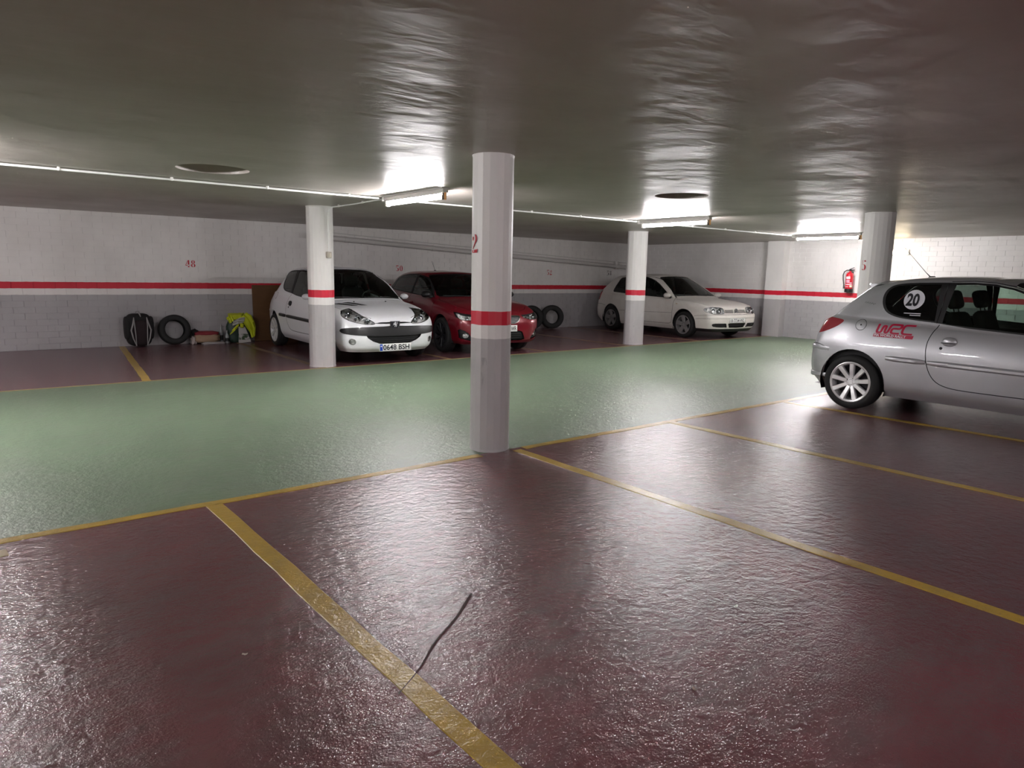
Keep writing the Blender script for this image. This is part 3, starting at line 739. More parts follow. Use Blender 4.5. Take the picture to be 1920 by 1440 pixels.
def build_car(sp, name, label, loc, rz, group=None, scale=1.):
    """sp: dict of the model; every region of the shell becomes a part"""
    car = empty(name, loc, rz, label=label, category='car')
    if group: car['group'] = group
    car.scale = (scale,)*3
    rows = car_rows(sp); sh = Shell(rows); P = sp['paint']; ax = sp['axles']; wr = sp['wheel']
    for a in ax: sh.arch(a, wr[0]+sp.get('arch_dz', .01), sp['arch'])
    sp['regions'](sh, sp)
    sh.bm.verts.index_update(); sh.bm.normal_update()
    MATS = dict(body=P, hood=P, tailgate=P, front_bumper=P, rear_bumper=P, door=P, shut_line=M_gap, windscreen=M_glass, rear_window=sp.get('rear_glass', M_tint), window_trim=M_dark,
                door_window=M_glass, quarter_window=sp.get('quarter_glass', M_tint), headlight=M_lens, grille=M_black, bumper_strip=sp.get('strip_mat', M_black), air_intake=M_dark,
                fog_lamp=M_lens, tail_light=M_redlens, fuel_cap=P, bonnet_vent=M_dark, rear_door=P, rear_door_window=M_glass, lower_lip=M_black, side_intake=M_dark, grille_frame=M_chrome, turn_signal=M_lens)
    D = dict(shut_line=-.005, windscreen=-.004, rear_window=-.004, window_trim=-.002, door_window=-.006, quarter_window=-.004, grille=-.015, air_intake=-.03, bumper_strip=sp.get('strip_out', .006), headlight=.001, side_intake=-.02)
    parts = {}
    for k, nm in sh.names.items():
        if nm in ('arch_hole',): continue
        if nm in ('door', 'rear_door', 'door_window', 'rear_door_window', 'quarter_window', 'headlight', 'fog_lamp', 'tail_light', 'side_intake', 'turn_signal') or nm.startswith('grille_slot'):
            for sg in (1, -1):
                par = car
                if nm in ('door_window',): par = parts.get(('door', sg), car)
                if nm in ('rear_door_window',): par = parts.get(('rear_door', sg), car)
                parts[(nm, sg)] = sh.part(nm, MATS.get(nm, M_black), par, False, D.get(nm, -.008 if nm.startswith('grille_slot') else 0), sg, 'grille_slot' if nm.startswith('grille_slot') else None)
        elif nm.startswith('bonnet_vent'):
            sh.part(nm, M_dark, parts['hood'], False, -.006, -1, 'bonnet_vent'); sh.part(nm, P, parts['hood'], False, 0, 1, 'hood_infill')
        elif nm == 'fuel_cap': parts[nm] = sh.part(nm, MATS[nm], car, False, .001, sp.get('fuel_side', -1))
        else: parts[nm] = sh.part(nm, MATS[nm], car, True, D.get(nm, 0))
    # lamp interiors
    for nm, depth in (('headlight', .05), ('fog_lamp', .03)):
        for sg in (1, -1):
            if parts.get((nm, sg)):
                o = sh.part(nm, M_refl, parts[(nm, sg)], False, -depth, sg, 'reflector')
                V, Fs = sh.extract(nm, False, 0, sg); cnt = {}
                for f in Fs:
                    for i in range(len(f)):
                        e = (f[i], f[(i+1) % len(f)]); cnt[e] = 1
                bd = [e for e in cnt if (e[1], e[0]) not in cnt]; N = {i: sh.nrm_at(V[i]) for e in bd for i in e}
                mb = MB()
                for a, b in bd: mb.add([V[a], V[b], V[b]-N[b]*depth, V[a]-N[a]*depth], [(0, 1, 2, 3)])
                mb.build('lamp_housing', M_refl if nm == 'fog_lamp' else sp.get('lamp_box', M_chrome), parts[(nm, sg)], False, False)
                for (y, z, r_) in (sp['bulbs'] if nm == 'headlight' else []):
                    c = sh.front(y, z)
                    if c is None: continue
                    n = sh.nrm_at(c); c = c-n*.012; c = Vector((c.x, c.y*sg, c.z))
                    MB().lathe([(r_, 0), (r_*.96, -.008), (r_*.75, -.022), (r_*.3, -.034), (0, -.036)], 16, 'x', c).build('lamp_bowl', M_chrome, parts[(nm, sg)], True)
                    MB().lathe([(0, .0), (r_*.22, -.01), (r_*.22, -.036)], 10, 'x', c).build('bulb', M_alu, parts[(nm, sg)], True)
    # cabin lining, wheel housings, floor pan
    V, Fs = sh.extract('body', True); N = [sh.nrm_at(v) for v in V]
    Fs = [f for f in Fs if all(V[i].z > sp['belt']-.02 and V[i].x < sp['cowl_x']-.06 for i in f)]
    used = sorted({i for f in Fs for i in f}); ix = {i: k for k, i in enumerate(used)}
    MB().add([V[i]-N[i]*.02 for i in used], [[ix[i] for i in f][::-1] for f in Fs]).build('cabin_lining', M_interior, car, False, False)
    for a in ax:
        for sg in (1, -1):
            zc_ = wr[0]+sp.get('arch_dz', .01); rr_ = sp['arch']+.004; yo = sp['hw']-.052
            MB().lathe([(rr_, .44), (rr_, yo)], 28, 'y', (a, 0, zc_), -20, 200).build('wheel_housing', M_dark, car) if sg > 0 else MB().lathe([(rr_, -yo), (rr_, -.44)], 28, 'y', (a, 0, zc_), -20, 200).build('wheel_housing', M_dark, car)
            MB().lathe([(0, sg*.44), (rr_, sg*.44)], 28, 'y', (a, 0, zc_), -20, 200).build('wheel_housing', M_dark, car)
    mb = MB(); G = sh.G[0]; low = [(p[0], p[1]-.01 if p[1] > .02 else 0) for p in G]; n = len(low)
    def inset_w(x, y):
        for a in ax:
            if abs(x-a) < sp['arch']+.02: return min(y, .45)
        return y
    xs = np.linspace(max(p[0] for p in low)-.03, min(p[0] for p in low)+.03, 50); up = [max([p[1] for p in low if abs(p[0]-x) < .06] or [.3]) for x in xs]
    V = []
    for x, y in zip(xs, up): V += [(x, -inset_w(x, y), .21), (x, inset_w(x, y), .21)]
    MB().add(V, [(2*i, 2*i+1, 2*i+3, 2*i+2) for i in range(len(xs)-1)]).build('floor_pan', M_dark, car)
    # inner flanks keep light out below the windows
    for sg in (1, -1):
        V = [];
        for x in np.linspace(ax[0]-.30, sp['cowl_x']-.12, 14):
            for z in (.215, .5, sp['belt']-.03):
                q = sh.side(x, z); V.append((x, ((q.y if q else sp['hw']-.1)-.06)*sg, z))
        MB().add(V, [(i*3+j, i*3+j+1, (i+1)*3+j+1, (i+1)*3+j) for i in range(13) for j in range(2)]).build('door_card', M_interior, car)
    # dashboard, seats, steering wheel
    cx = sp['cowl_x']; bz = sp['belt']
    rbox('dashboard', (cx-.30, 0, bz-.16), (.50, sp['hw']*1.62, .30), .08, M_interior, car, 3)
    sw_ = empty('steering_wheel', (cx-.62, .36, bz-.03), 0, car); sw_.rotation_euler = (0, R(-28), 0)
    MB().lathe([(.175+.014*math.cos(k*math.pi/4), .014*math.sin(k*math.pi/4)) for k in range(8)], 28, 'x', close=True).build('rim', M_black, sw_, True)
    MB().box(-.01, .012, -.17, .17, -.02, .02).box(-.012, .02, -.07, .07, -.06, .06).build('spokes', M_black, sw_)
    for s_ in (1, -1): seat(car, sp.get('seat_x', .05), .36*s_)
    t = empty('rear_seat', (ax[0]+.42, 0, .30), 0, car); rbox('bench', (.1, 0, .12), (.5, 1.2, .18), .06, M_interior, t, 3)
    rbox('backrest', (-.22, 0, .45), (.14, 1.18, .55), .06, M_interior, t, 3, Matrix.Rotation(-R(20), 3, 'Y'))
    for s_ in (-.38, .38): rbox('headrest', (-.33, s_, .76), (.09, .24, .13), .04, M_interior, t, 3)
    # wheels
    tr = sp['track']/2
    for a in ax:
        for sg in (1, -1): wheel(car, a, tr, *wr[:3], wr[3], sg)
    sp['extras'](car, sh, sp, parts)
    sh.bm.free(); return car
# ---- three-door hatchback with almond headlights (white and silver cars)
def small_hatch(paint, wheel_style, strip_mat, **k):
    sp = dict(SX=[1.62, 1.221, .82, .38, -.06, -.46, -.86, -1.221, -1.52], W=[.772, .815, .826, .826, .826, .826, .826, .822, .782], hw=.826, bulge=.014, r8dz=.034,
        low=[(1.93, .185, .72, .10, .185, -1.74, .28, .62), (2.0, .25, .70, [.04, .035, .035, .03, .03, .03, .035, .035, .04], [.26]+[.285]*7+[.31], -1.80, .35, .60),
             (2.025, .40, .69, .010, .43, -1.815, .47, .60), (2.005, .53, .69, .0, .565, -1.805, .60, .60), (1.955, .615, .70, .006, [.655, .68]+[.69]*7, -1.775, .70, .60),
             (1.865, .695, .72, [.035, .03]+[.028]*6+[.03], [.722, .775]+[.79]*2+[.80]*5, -1.74, .82, .62), (1.55, .798, .7, [.10, .10, .075, .062, .06, .06, .06, .062, .07], [.775, .830, .855, .865, .878, .89, .903, .913, .922], -1.685, .92, .64)],
        r7=((1.04, 0, .925), (.82, .722, .893), [.38, -.06, -.46, -.86, -1.21, -1.44], [.738, .735, .732, .73, .722, .668], [.908, .926, .945, .962, .978, .99], (-1.60, 0, .995), .66),
        r9=((.20, 0, 1.385), (.05, .550, 1.338), [-.15, -.35, -.57, -.79, -.97, -1.10], [.558, .562, .562, .556, .545, .505], [1.368, 1.380, 1.380, 1.370, 1.352, 1.330], (-1.21, 0, 1.352), .66),
        r10=((.10, 0, 1.41), (-.09, .46, 1.392), [-.19, -.37, -.57, -.77, -.92, -1.04], [.466, .468, .468, .463, .452, .42], [1.403, 1.410, 1.409, 1.399, 1.382, 1.362], (-1.14, 0, 1.374), .66),
        axles=(-1.221, 1.221), wheel=(.292, .195, .205, wheel_style), arch=.345, arch_dz=.008, track=1.437+.01, belt=.91, cowl_x=1.0, paint=paint, strip_mat=strip_mat, bulbs=[(.40, .648, .036), (.52, .688, .05), (.63, .735, .042)], seat_x=-.02)
    sp.update(k); return sp
DOOR_W = [(.77, .905), (.60, 1.035), (.42, 1.155), (.24, 1.248), (.08, 1.308), (-.08, 1.338), (-.25, 1.35), (-.385, 1.35), (-.41, 1.20), (-.425, 1.05), (-.43, .968), (-.20, .952), (.15, .932), (.5, .914)]
def regions_small(sh, sp):
    # flank: window band, door, quarter window
    dlo = sm([(-.47, .968), (-.7, .985), (-.86, 1.005), (-.97, 1.05), (-1.03, 1.13), (-1.045, 1.22), (-1.01, 1.295), (-.93, 1.335), (-.78, 1.352), (-.55, 1.36), (-.40, 1.362)], 4, False)
    trim = dlo+[(-.25, 1.365), (-.07, 1.354), (.09, 1.323), (.255, 1.262), (.435, 1.169), (.615, 1.052), (.83, .89), (.5, .899), (.15, .916), (-.2, .936)]
    sh.cut('S', trim, 'window_trim', ('body',))
    door_low = [(.865, .87), (.88, .75), (.875, .55), (.85, .42), (.80, .37), (.70, .352), (.2, .348)]+sm([(.0, .348), (-.16, .350), (-.29, .362), (-.39, .40), (-.455, .475), (-.50, .60), (-.515, .75), (-.495, .85), (-.46, .93)], 3, False)
    door = door_low+[(-.44, 1.0), (-.41, 1.375), (-.25, 1.382), (-.07, 1.37), (.09, 1.338), (.265, 1.278), (.445, 1.183), (.63, 1.066), (.84, .91)]
    sh.cut('S', door, 'door', ('body',))
    q = sm([(-.50, .985), (-.7, 1.0), (-.85, 1.02), (-.95, 1.06), (-1.005, 1.135), (-1.018, 1.22), (-.985, 1.285), (-.92, 1.318), (-.78, 1.335), (-.6, 1.342), (-.52, 1.343)], 3, False)
    sh.cut('S', q, 'quarter_window'); sh.cut('S', DOOR_W, 'door_window')
    sh.gap('S', [(-.455, 1.352), (-.462, 1.2), (-.47, 1.06), (-.478, .965)], .007)
    sh.gap('S', door_low+[(-.45, .955)], .008)
    sh.gap('S', [(-.44, 1.372), (-.25, 1.380), (-.07, 1.368), (.09, 1.336), (.265, 1.276), (.445, 1.183), (.63, 1.064), (.84, .905), (.866, .872)], .006)
    # windscreen and rear window
    ws = [(-.02, .955), (.3, .953), (.52, .945), (.66, .932), (.685, .948), (.60, 1.14), (.54, 1.25), (.488, 1.332), (.42, 1.352), (.25, 1.368), (-.02, 1.374)]
    sh.cut('F', offset_poly(ws, .018), 'window_trim', ('body',)); sh.cut('F', ws, 'windscreen')
    rw = [(-.02, 1.02), (.30, 1.02), (.50, 1.03), (.545, 1.07), (.49, 1.22), (.44, 1.30), (.3, 1.318), (-.02, 1.325)]
    sh.cut('R', offset_poly(rw, .02), 'window_trim', ('body',)); sh.cut('R', rw, 'rear_window')
    # bonnet
    hd = [(1.912, -.02), (1.912, .20), (1.885, .33), (1.80, .47), (1.68, .575), (1.52, .655), (1.3, .70), (1.05, .715), (.93, .70), (.965, .5), (1.03, .25), (1.045, -.02)]
    sh.cut('T', hd, 'hood', ('body',)); sh.gap('T', hd[2:9], .007); sh.gap('T', hd[8:], .010)
    for i, (ya, yb) in enumerate(((.62, .51), (.46, .36))):
        sh.cut('T', [(1.10, ya), (1.10, yb), (1.34, yb-.22), (1.34, ya-.22)], 'bonnet_vent'+'_'*i, ('hood',))
    # nose
    sh.cut('WF', [(-2, .10), (56, .10), (56, .56), (50, .585), (44, .600), (30, .60), (13, .596), (-2, .596)], 'front_bumper', ('body',))
    hl = sm([(17.6, .606), (22, .598), (28, .610), (36, .645), (42.5, .692), (47, .745), (48.5, .790), (45.5, .803), (40, .780), (33, .742), (26, .692), (21, .648)], 3)
    sh.cut('WF', offset_poly([(u/57, v) for u, v in hl], .007) and [(u*57, v) for u, v in offset_poly([(u/57, v) for u, v in hl], .007)], 'shut_line'); sh.cut('WF', hl, 'headlight')
    sh.cut('WF', [(-2, .600), (8, .600), (17, .606), (17.6, .611), (12, .622), (-2, .624)], 'grille')
    sh.cut('WF', [(-2, .296), (9, .296), (14, .312), (19, .345), (23, .392), (24.5, .432), (-2, .432)], 'air_intake')
    sh.cut('WF', sm([(-12, .425), (0, .424), (12, .425), (25, .434), (35, .447), (42, .465), (45.5, .492), (44.5, .527), (38, .548), (25, .558), (10, .562), (-12, .562)], 3), 'bumper_strip')
    sh.cut('WF', circ(35, .345, 2.8, .046, 20), 'fog_lamp')
    sh.gap('S', [(1.60, .60), (1.56, .545), (1.535, .50)], .006)
    # tail
    sh.cut('S', sm([(-1.79, .765), (-1.76, .87), (-1.70, .955), (-1.60, .965), (-1.46, .955), (-1.385, .937), (-1.43, .885), (-1.53, .83), (-1.64, .79)], 3), 'tail_light', ('body',))
    sh.cut('WR', [(-2, .20), (70, .20), (70, .60), (62, .655), (52, .675), (-2, .675)], 'rear_bumper', ('body',)); sh.gap('S', [(-1.50, .605), (-1.56, .65), (-1.62, .668), (-1.7, .672)], .006)
    sh.cut('R', [(-.02, .68), (.56, .68), (.58, .8), (.55, .98), (.60, 1.06), (.50, 1.33), (-.02, 1.345)], 'tailgate', ('body',))
    sh.gap('R', [(.56, .68), (.58, .8), (.555, .98), (.60, 1.06), (.50, 1.33)], .007)
    sh.cut('S', circ(-1.185, .905, .058, .058, 24), 'shut_line', ('body',)); sh.cut('S', circ(-1.185, .905, .053, .053, 24), 'fuel_cap')
def lion(fn, parent):
    pts = [(-.008, -.034), (-.002, -.012), (-.014, -.004), (-.024, -.012), (-.026, -.004), (-.014, .008), (-.024, .012), (-.02, .02), (-.006, .016), (-.010, .03), (.004, .036), (.014, .030), (.010, .018), (.018, .006), (.014, -.006), (.022, -.016), (.016, -.034), (.008, -.034), (.012, -.018), (.004, -.012), (.0, -.034)]
    poly_on(fn, [pts], 'badge_emblem', M_badge, parent)
    poly_on(fn, stroke([(.016, .0), (.03, .012), (.022, .024), (.03, .034)], .005), 'badge_tail', M_badge, parent)
def extras_small(car, sh, sp, parts, txt=None, rear_only=False):
    P = sp['paint']; sm_ = sp['side_strip']
    for sg in (1, -1):
        d = parts[('door', sg)]
        sweep_strip(d, sh, 'rubbing_strip', list(np.linspace(-.485, .86, 14)), lambda x: .578-.012*x, .054, .028, sm_, sg)
        sweep_strip(car, sh, 'rubbing_strip', list(np.linspace(-.88, -.505, 6)), lambda x: .578-.012*x, .054, .028, sm_, sg)
        q = sh.side(-.32, .80); n = sh.nrm_at(q)
        bm = bmesh.new(); bmesh.ops.create_uvsphere(bm, u_segments=20, v_segments=10, radius=1)
        for v in bm.verts: v.co = Vector((q.x+v.co.x*.068, (q.y+v.co.y*.028)*sg, q.z+v.co.z*.048))
        me = bpy.data.meshes.new('door_handle'); bm.to_mesh(me); bm.free(); link('door_handle', me, sp['handle_mat'], d, True)
        q2 = sh.side(-.33, .792); MB().box(-.385, -.262, (q2.y+.020)*sg, (q2.y+.0285)*sg, .786, .792).build('handle_slot', M_gap, d)
        k = sh.side(-.385, .735); MB().lathe([(0, sg*.006), (.012, sg*.006), (.014, 0)], 14, 'y', (k.x, k.y*sg, k.z)).build('key_lock', M_dark, d)
        mirror_(car, sh, .62, .905, sg, P, .72)
        # sill
    sp_ = []
    for y in np.linspace(-.48, .48, 15):
        z0 = 1.345-.03*(abs(y)/.48)**2; q = sh.rear(abs(y), z0-.012); sp_.append((q.x, y, q.z))
    V = []
    for x, y, z in sp_:
        e = 1-(abs(y)/.5)**6; V += [(x+.05, y, z+.028), (x-.055*e-.01, y, z+.030), (x-.075*e-.012, y, z+.016), (x-.02, y, z-.012)]
    MB().add(V, [(i*4+j, i*4+(j+1) % 4, (i+1)*4+(j+1) % 4, (i+1)*4+j) for i in range(14) for j in range(4)]+[(0, 1, 2, 3), (59, 58, 57, 56)]).build('roof_spoiler', P, car, True)
    a = sh.top(-.86, 0); t = empty('aerial', a, 0, car)
    rbox('aerial_foot', (.02, 0, .008), (.09, .035, .024), .009, M_black, t, 2, None, .6)
    MB().tube([(.0, 0, .012), (-.05, 0, .06), (-.30, 0, .335)], [.006, .003, .0022], 6).build('rod', M_black, t)
    # rear bumper rail
    V = []; pr = [(0, .03), (.012, .022), (.014, -.022), (0, -.03)]
    for dg in np.linspace(-60, 60, 25):
        z = .33; q = None; o = Vector((-1.0, 0, z)); dr = Vector((-math.cos(R(dg)), math.sin(R(dg)), 0)); q = sh.bvh.ray_cast(o+dr*2, -dr)[0]
        for a_, b in pr:
            e = 1-(abs(dg)/60)**6; c = q+dr*((a_+.012)*e+.0005); V.append((c.x, c.y, z+b*(.5+.5*e)))
    MB().add(V, [(i*4+j, i*4+j+1, (i+1)*4+j+1, (i+1)*4+j) for i in range(24) for j in range(3)]).build('bumper_rail', P, car, True)
    V = []
    for dg in np.linspace(-58, 58, 21):
        z = .625; o = Vector((-1.0, 0, z)); dr = Vector((-math.cos(R(dg)), math.sin(R(dg)), 0)); q = sh.bvh.ray_cast(o+dr*2, -dr)[0]
        for a_, b in ((0, .04), (.016, .025), (.018, -.02), (0, -.035)):
            e = 1-(abs(dg)/58)**4; b *= .4+.6*e; c = q+dr*((a_+.004)*e+.0005); V.append((c.x, c.y, z+b))
    MB().add(V, [(i*4+j, i*4+j+1, (i+1)*4+j+1, (i+1)*4+j) for i in range(20) for j in range(3)]).build('bumper_guard', P, car, True)
    # wipers
    for y0, y1 in ((.45, -.08), (-.12, -.60)):
        pts = [sh.front(y, .937+.012*abs(y)) for y in np.linspace(y0, y1, 7)]
        MB().tube([(p.x+.008, p.y, p.z+.012) for p in pts], .007, 6).build('wiper', M_black, car)
    # nose
    x0 = sh.front(0, .55).x
    b = empty('badge', (x0+.004, 0, .590), 0, car); b.scale = (1, 1.16, 1.05)
    poly_on(lambda u, v: (.010, u, v), [[(-.062, .045), (.062, .045), (.058, -.012), (.036, -.048), (-.036, -.048), (-.058, -.012)]], 'badge_shield', M_ink, b)
    poly_on(lambda u, v: (.004, u, v), [[(-.070, .047), (.070, .047), (.066, -.016), (.040, -.060), (-.040, -.060), (-.066, -.016)]], 'badge_rim', M_chrome, b)
    lion(lambda u, v: (.013, u*1.15, v*1.0+.002), b)
    for z in (.335, .365, .395):
        V = []
        for y in np.linspace(-.33, .33, 13):
            q = sh.front(y, z); V += [(q.x-.012, y, z-.005), (q.x-.012, y, z+.005)]
        MB().add(V, [(2*i, 2*i+2, 2*i+3, 2*i+1) for i in range(12)]).build('intake_bar', M_black, car)
    if txt: plate(car, txt, sh.front(.1, .26).x+.022, .255)
    for y in (.27, -.27):
        q = sh.top(1.12, y); rbox('washer_jet', (q.x, q.y, q.z+.006), (.025, .02, .014), .004, M_black, car, 1)
def white_extras(car, sh, sp, parts): extras_small(car, sh, sp, parts, '0648 BSH')
def silver_extras(car, sh, sp, parts):
    extras_small(car, sh, sp, parts)
    def on(x, z, d=.0015, ref=None):
        q = sh.side(x, z); n = sh.nrm_at(q); c = q+n*d; return (c.x, -c.y, c.z)
    # decals on the right flank: text runs towards the tail-to-nose direction (left to right in view)
    cx, cz = -.735, 1.185
    for nm, rr_, m_, d in (('number_disc', .098, M_decal_white, .001),):
        mb = MB(); V = [on(cx, cz, d)]+[on(cx+rr_*f*math.cos(2*math.pi*i/28), cz+rr_*f*math.sin(2*math.pi*i/28), d) for f in (.5, 1) for i in range(28)]
        mb.add(V, [(0, 1+(i+1) % 28, 1+i) for i in range(28)]+[(1+i, 1+(i+1) % 28, 29+(i+1) % 28, 29+i) for i in range(28)]).build(nm, m_, car, False, False)
    text_mesh('20', .165, 'race_number', M_ink, lambda u, v: on(cx-.070+u, cz-.058+v, .003), car, .006, .0, .03, .72)
    ox, oz, H = -1.032, .842, .085
    W_ = [(.0, 1), (-.0, .55), (-.0, .18), (.05, .02), (.12, 0), (.26, 0), (.34, .05), (.37, .2), (.40, .6), (.44, .76), (.5, .8), (.58, .8), (.64, .74), (.66, .55), (.66, .2), (.70, .05), (.78, 0), (.86, .02), (.92, .14), (.96, .5), (1.0, .84), (1.08, .97), (1.2, 1.0), (1.75, 1.0), (1.86, .94), (1.88, .78), (1.84, .62), (1.72, .55), (1.35, .55), (1.22, .48), (1.18, .3), (1.22, .08), (1.36, .0), (1.9, .0)]
    C_ = [(2.95, 1.0), (2.3, 1.0), (2.14, .92), (2.08, .7), (2.08, .3), (2.14, .08), (2.3, 0), (2.95, 0)]
    f = lambda u, v: on(ox+.020+u*.117+v*.018, oz+v*H-.012*u*.0)
    polys = stroke(sm(W_, 3, False), .2)+stroke(sm(C_, 3, False), .2)
    mbw = MB()
    for p in polys:
        # stroke widths are in letter units: correct the anisotropy of the mapping
        mbw.add([f(*q) for q in p], [(0, 1, 2, 3)])
    mbw.build('rally_logo', M_decal_red, car, False, False)
    V = [on(ox-.006+.385*i/16+(0 if k == 0 else .006), oz-.046+.034*k) for i in range(17) for k in (0, 1)]
    MB().add(V, [(2*i, 2*i+2, 2*i+3, 2*i+1) for i in range(16)]).build('rally_logo_bar', M_decal_red, car, False, False)
    text_mesh('FIA WORLD RALLY', .033, 'rally_logo_words', M_decal_white, lambda u, v: on(ox+.004+u, oz-.040+v, .003), car, .001, 0, .05, 1.1)
    poly_on(lambda u, v: on(-1.225+u, 1.130+v-.1*u), stroke([(0, .004), (.02, .016), (.022, 0), (.04, .018), (.05, .002), (.066, .016), (.07, 0), (.09, .014), (.1, .0), (.125, .012)], .0035), 'small_script', M_ink, car)
    for dz, x0, x1 in ((.0, -.80, -.64), (-.018, -.74, -.64)):
        poly_on(lambda u, v: on(u, v, .001), [[(x0, 1.045+dz), (x1, 1.045+dz), (x1, 1.053+dz), (x0, 1.053+dz)]], 'window_sticker', M_decal_white, car)
    # five small letters along the gap under the logo are illegible and left out
    k = sh.side(-1.185, .905); MB().lathe([(0, -.004), (.008, -.004), (.009, 0)], 12, 'y', (k.x, -k.y, k.z)).build('fuel_cap_lock', M_dark, car)
# ---- cream three-door hatchback
def regions_cream(sh, sp):
    dlo = [(.79, .893), (.51, 1.07), (.28, 1.21), (.12, 1.285), (-.03, 1.33), (-.2, 1.368), (-.5, 1.372), (-.9, 1.36), (-1.12, 1.335), (-1.17, 1.30), (-1.27, 1.13), (-1.315, 1.0), (-1.29, .965), (-.6, .928), (0, .905), (.5, .893)]
    sh.cut('S', dlo, 'window_trim', ('body',))
    low = [(.90, .86), (.915, .72), (.91, .45), (.88, .33), (.80, .30), (.2, .295), (-.40, .30)]+sm([(-.40, .30), (-.50, .33), (-.56, .42), (-.58, .6), (-.585, .8), (-.58, .95)], 2, False)
    door = low+[(-.575, 1.0), (-.555, 1.385), (-.2, 1.382), (.03, 1.36), (.18, 1.315), (.35, 1.24), (.59, 1.09), (.87, .90)]
    sh.cut('S', door, 'door', ('body',))
    sh.cut('S', [(.75, .902), (.50, 1.056), (.27, 1.195), (.11, 1.27), (-.03, 1.315), (-.2, 1.350), (-.52, 1.354), (-.535, .938), (0, .917), (.5, .906)], 'door_window')
    sh.cut('S', [(-.60, .945), (-.60, 1.354), (-.9, 1.343), (-1.10, 1.32), (-1.15, 1.29), (-1.245, 1.13), (-1.285, 1.01), (-1.265, .98)], 'quarter_window')
    sh.gap('S', low, .008); sh.gap('S', door[len(low):]+[(.90, .86)], .006)
    sh.gap('S', [(.90, .555), (.2, .535), (-.56, .525), (-.93, .515)], .006)
    ws = [(-.02, .967), (.4, .958), (.62, .948), (.665, .962), (.575, 1.17), (.495, 1.335), (.45, 1.355), (.25, 1.37), (-.02, 1.376)]
    sh.cut('F', offset_poly(ws, .016), 'window_trim', ('body',)); sh.cut('F', ws, 'windscreen')
    rw = [(-.02, 1.06), (.5, 1.06), (.56, 1.09), (.48, 1.31), (-.02, 1.335)]; sh.cut('R', offset_poly(rw, .02), 'window_trim', ('body',)); sh.cut('R', rw, 'rear_window')
    hd = [(2.0, -.02), (2.0, .25), (1.97, .42), (1.90, .60), (1.78, .69), (1.5, .735), (1.2, .745), (.92, .74), (.82, .70), (.86, .5), (.92, .25), (.935, -.02)]
    sh.cut('T', hd, 'hood', ('body',)); sh.gap('T', hd[3:9], .007); sh.gap('T', hd[8:], .012)
    sh.cut('WF', [(-2, .10), (56, .10), (56, .52), (44, .562), (-2, .562)], 'front_bumper', ('body',)); sh.gap('WF', [(-2, .564), (20, .564), (40, .56), (52, .535), (56, .52)], .006, scale_u=57)
    hl = sm([(20.5, .590), (28, .578), (36, .586), (41.5, .612), (44.5, .66), (43, .703), (37, .722), (29, .722), (22, .704), (19.8, .64)], 3)
    sh.cut('WF', [(u*57, v) for u, v in offset_poly([(u/57, v) for u, v in hl], .005)], 'shut_line'); sh.cut('WF', hl, 'headlight')
    for i, z in enumerate((.600, .626, .652)): sh.cut('WF', [(4.2, z-.002), (18.8, z-.002), (18.8, z+.015), (4.2, z+.015)], 'grille_slot'+'_'*i)
    sh.gap('WF', [(-2, .486), (20, .484), (40, .478), (54, .462)], .006, scale_u=57)
    sh.cut('WF', [(-9, .268), (0, .268), (12.6, .275), (15.2, .355), (14.4, .368), (-9, .368)], 'air_intake')
    sh.cut('WF', [(16.3, .280), (30, .286), (34.5, .300), (36, .33), (35.3, .362), (32, .372), (18.6, .370)], 'side_intake')
    sh.cut('WF', [(-2, .10), (54, .10), (54, .250), (35, .250), (-2, .240)], 'lower_lip')
    sh.cut('S', [(-2.02, .72), (-1.98, .98), (-1.80, 1.0), (-1.76, .95), (-1.79, .76), (-1.9, .71)], 'tail_light', ('body',))
    sh.cut('WR', [(-2, .20), (62, .20), (62, .60), (50, .64), (-2, .64)], 'rear_bumper', ('body',)); sh.gap('WR', [(-2, .645), (50, .645), (60, .61)], .006, scale_u=57)
    sh.cut('R', [(-.02, .65), (.60, .65), (.62, .9), (.60, 1.05), (.50, 1.34), (-.02, 1.355)], 'tailgate', ('body',)); sh.gap('R', [(.60, .65), (.62, .9), (.60, 1.05), (.50, 1.34)], .007)
    sh.gap('S', [(1.30, .62), (1.2, .64)], .0001)
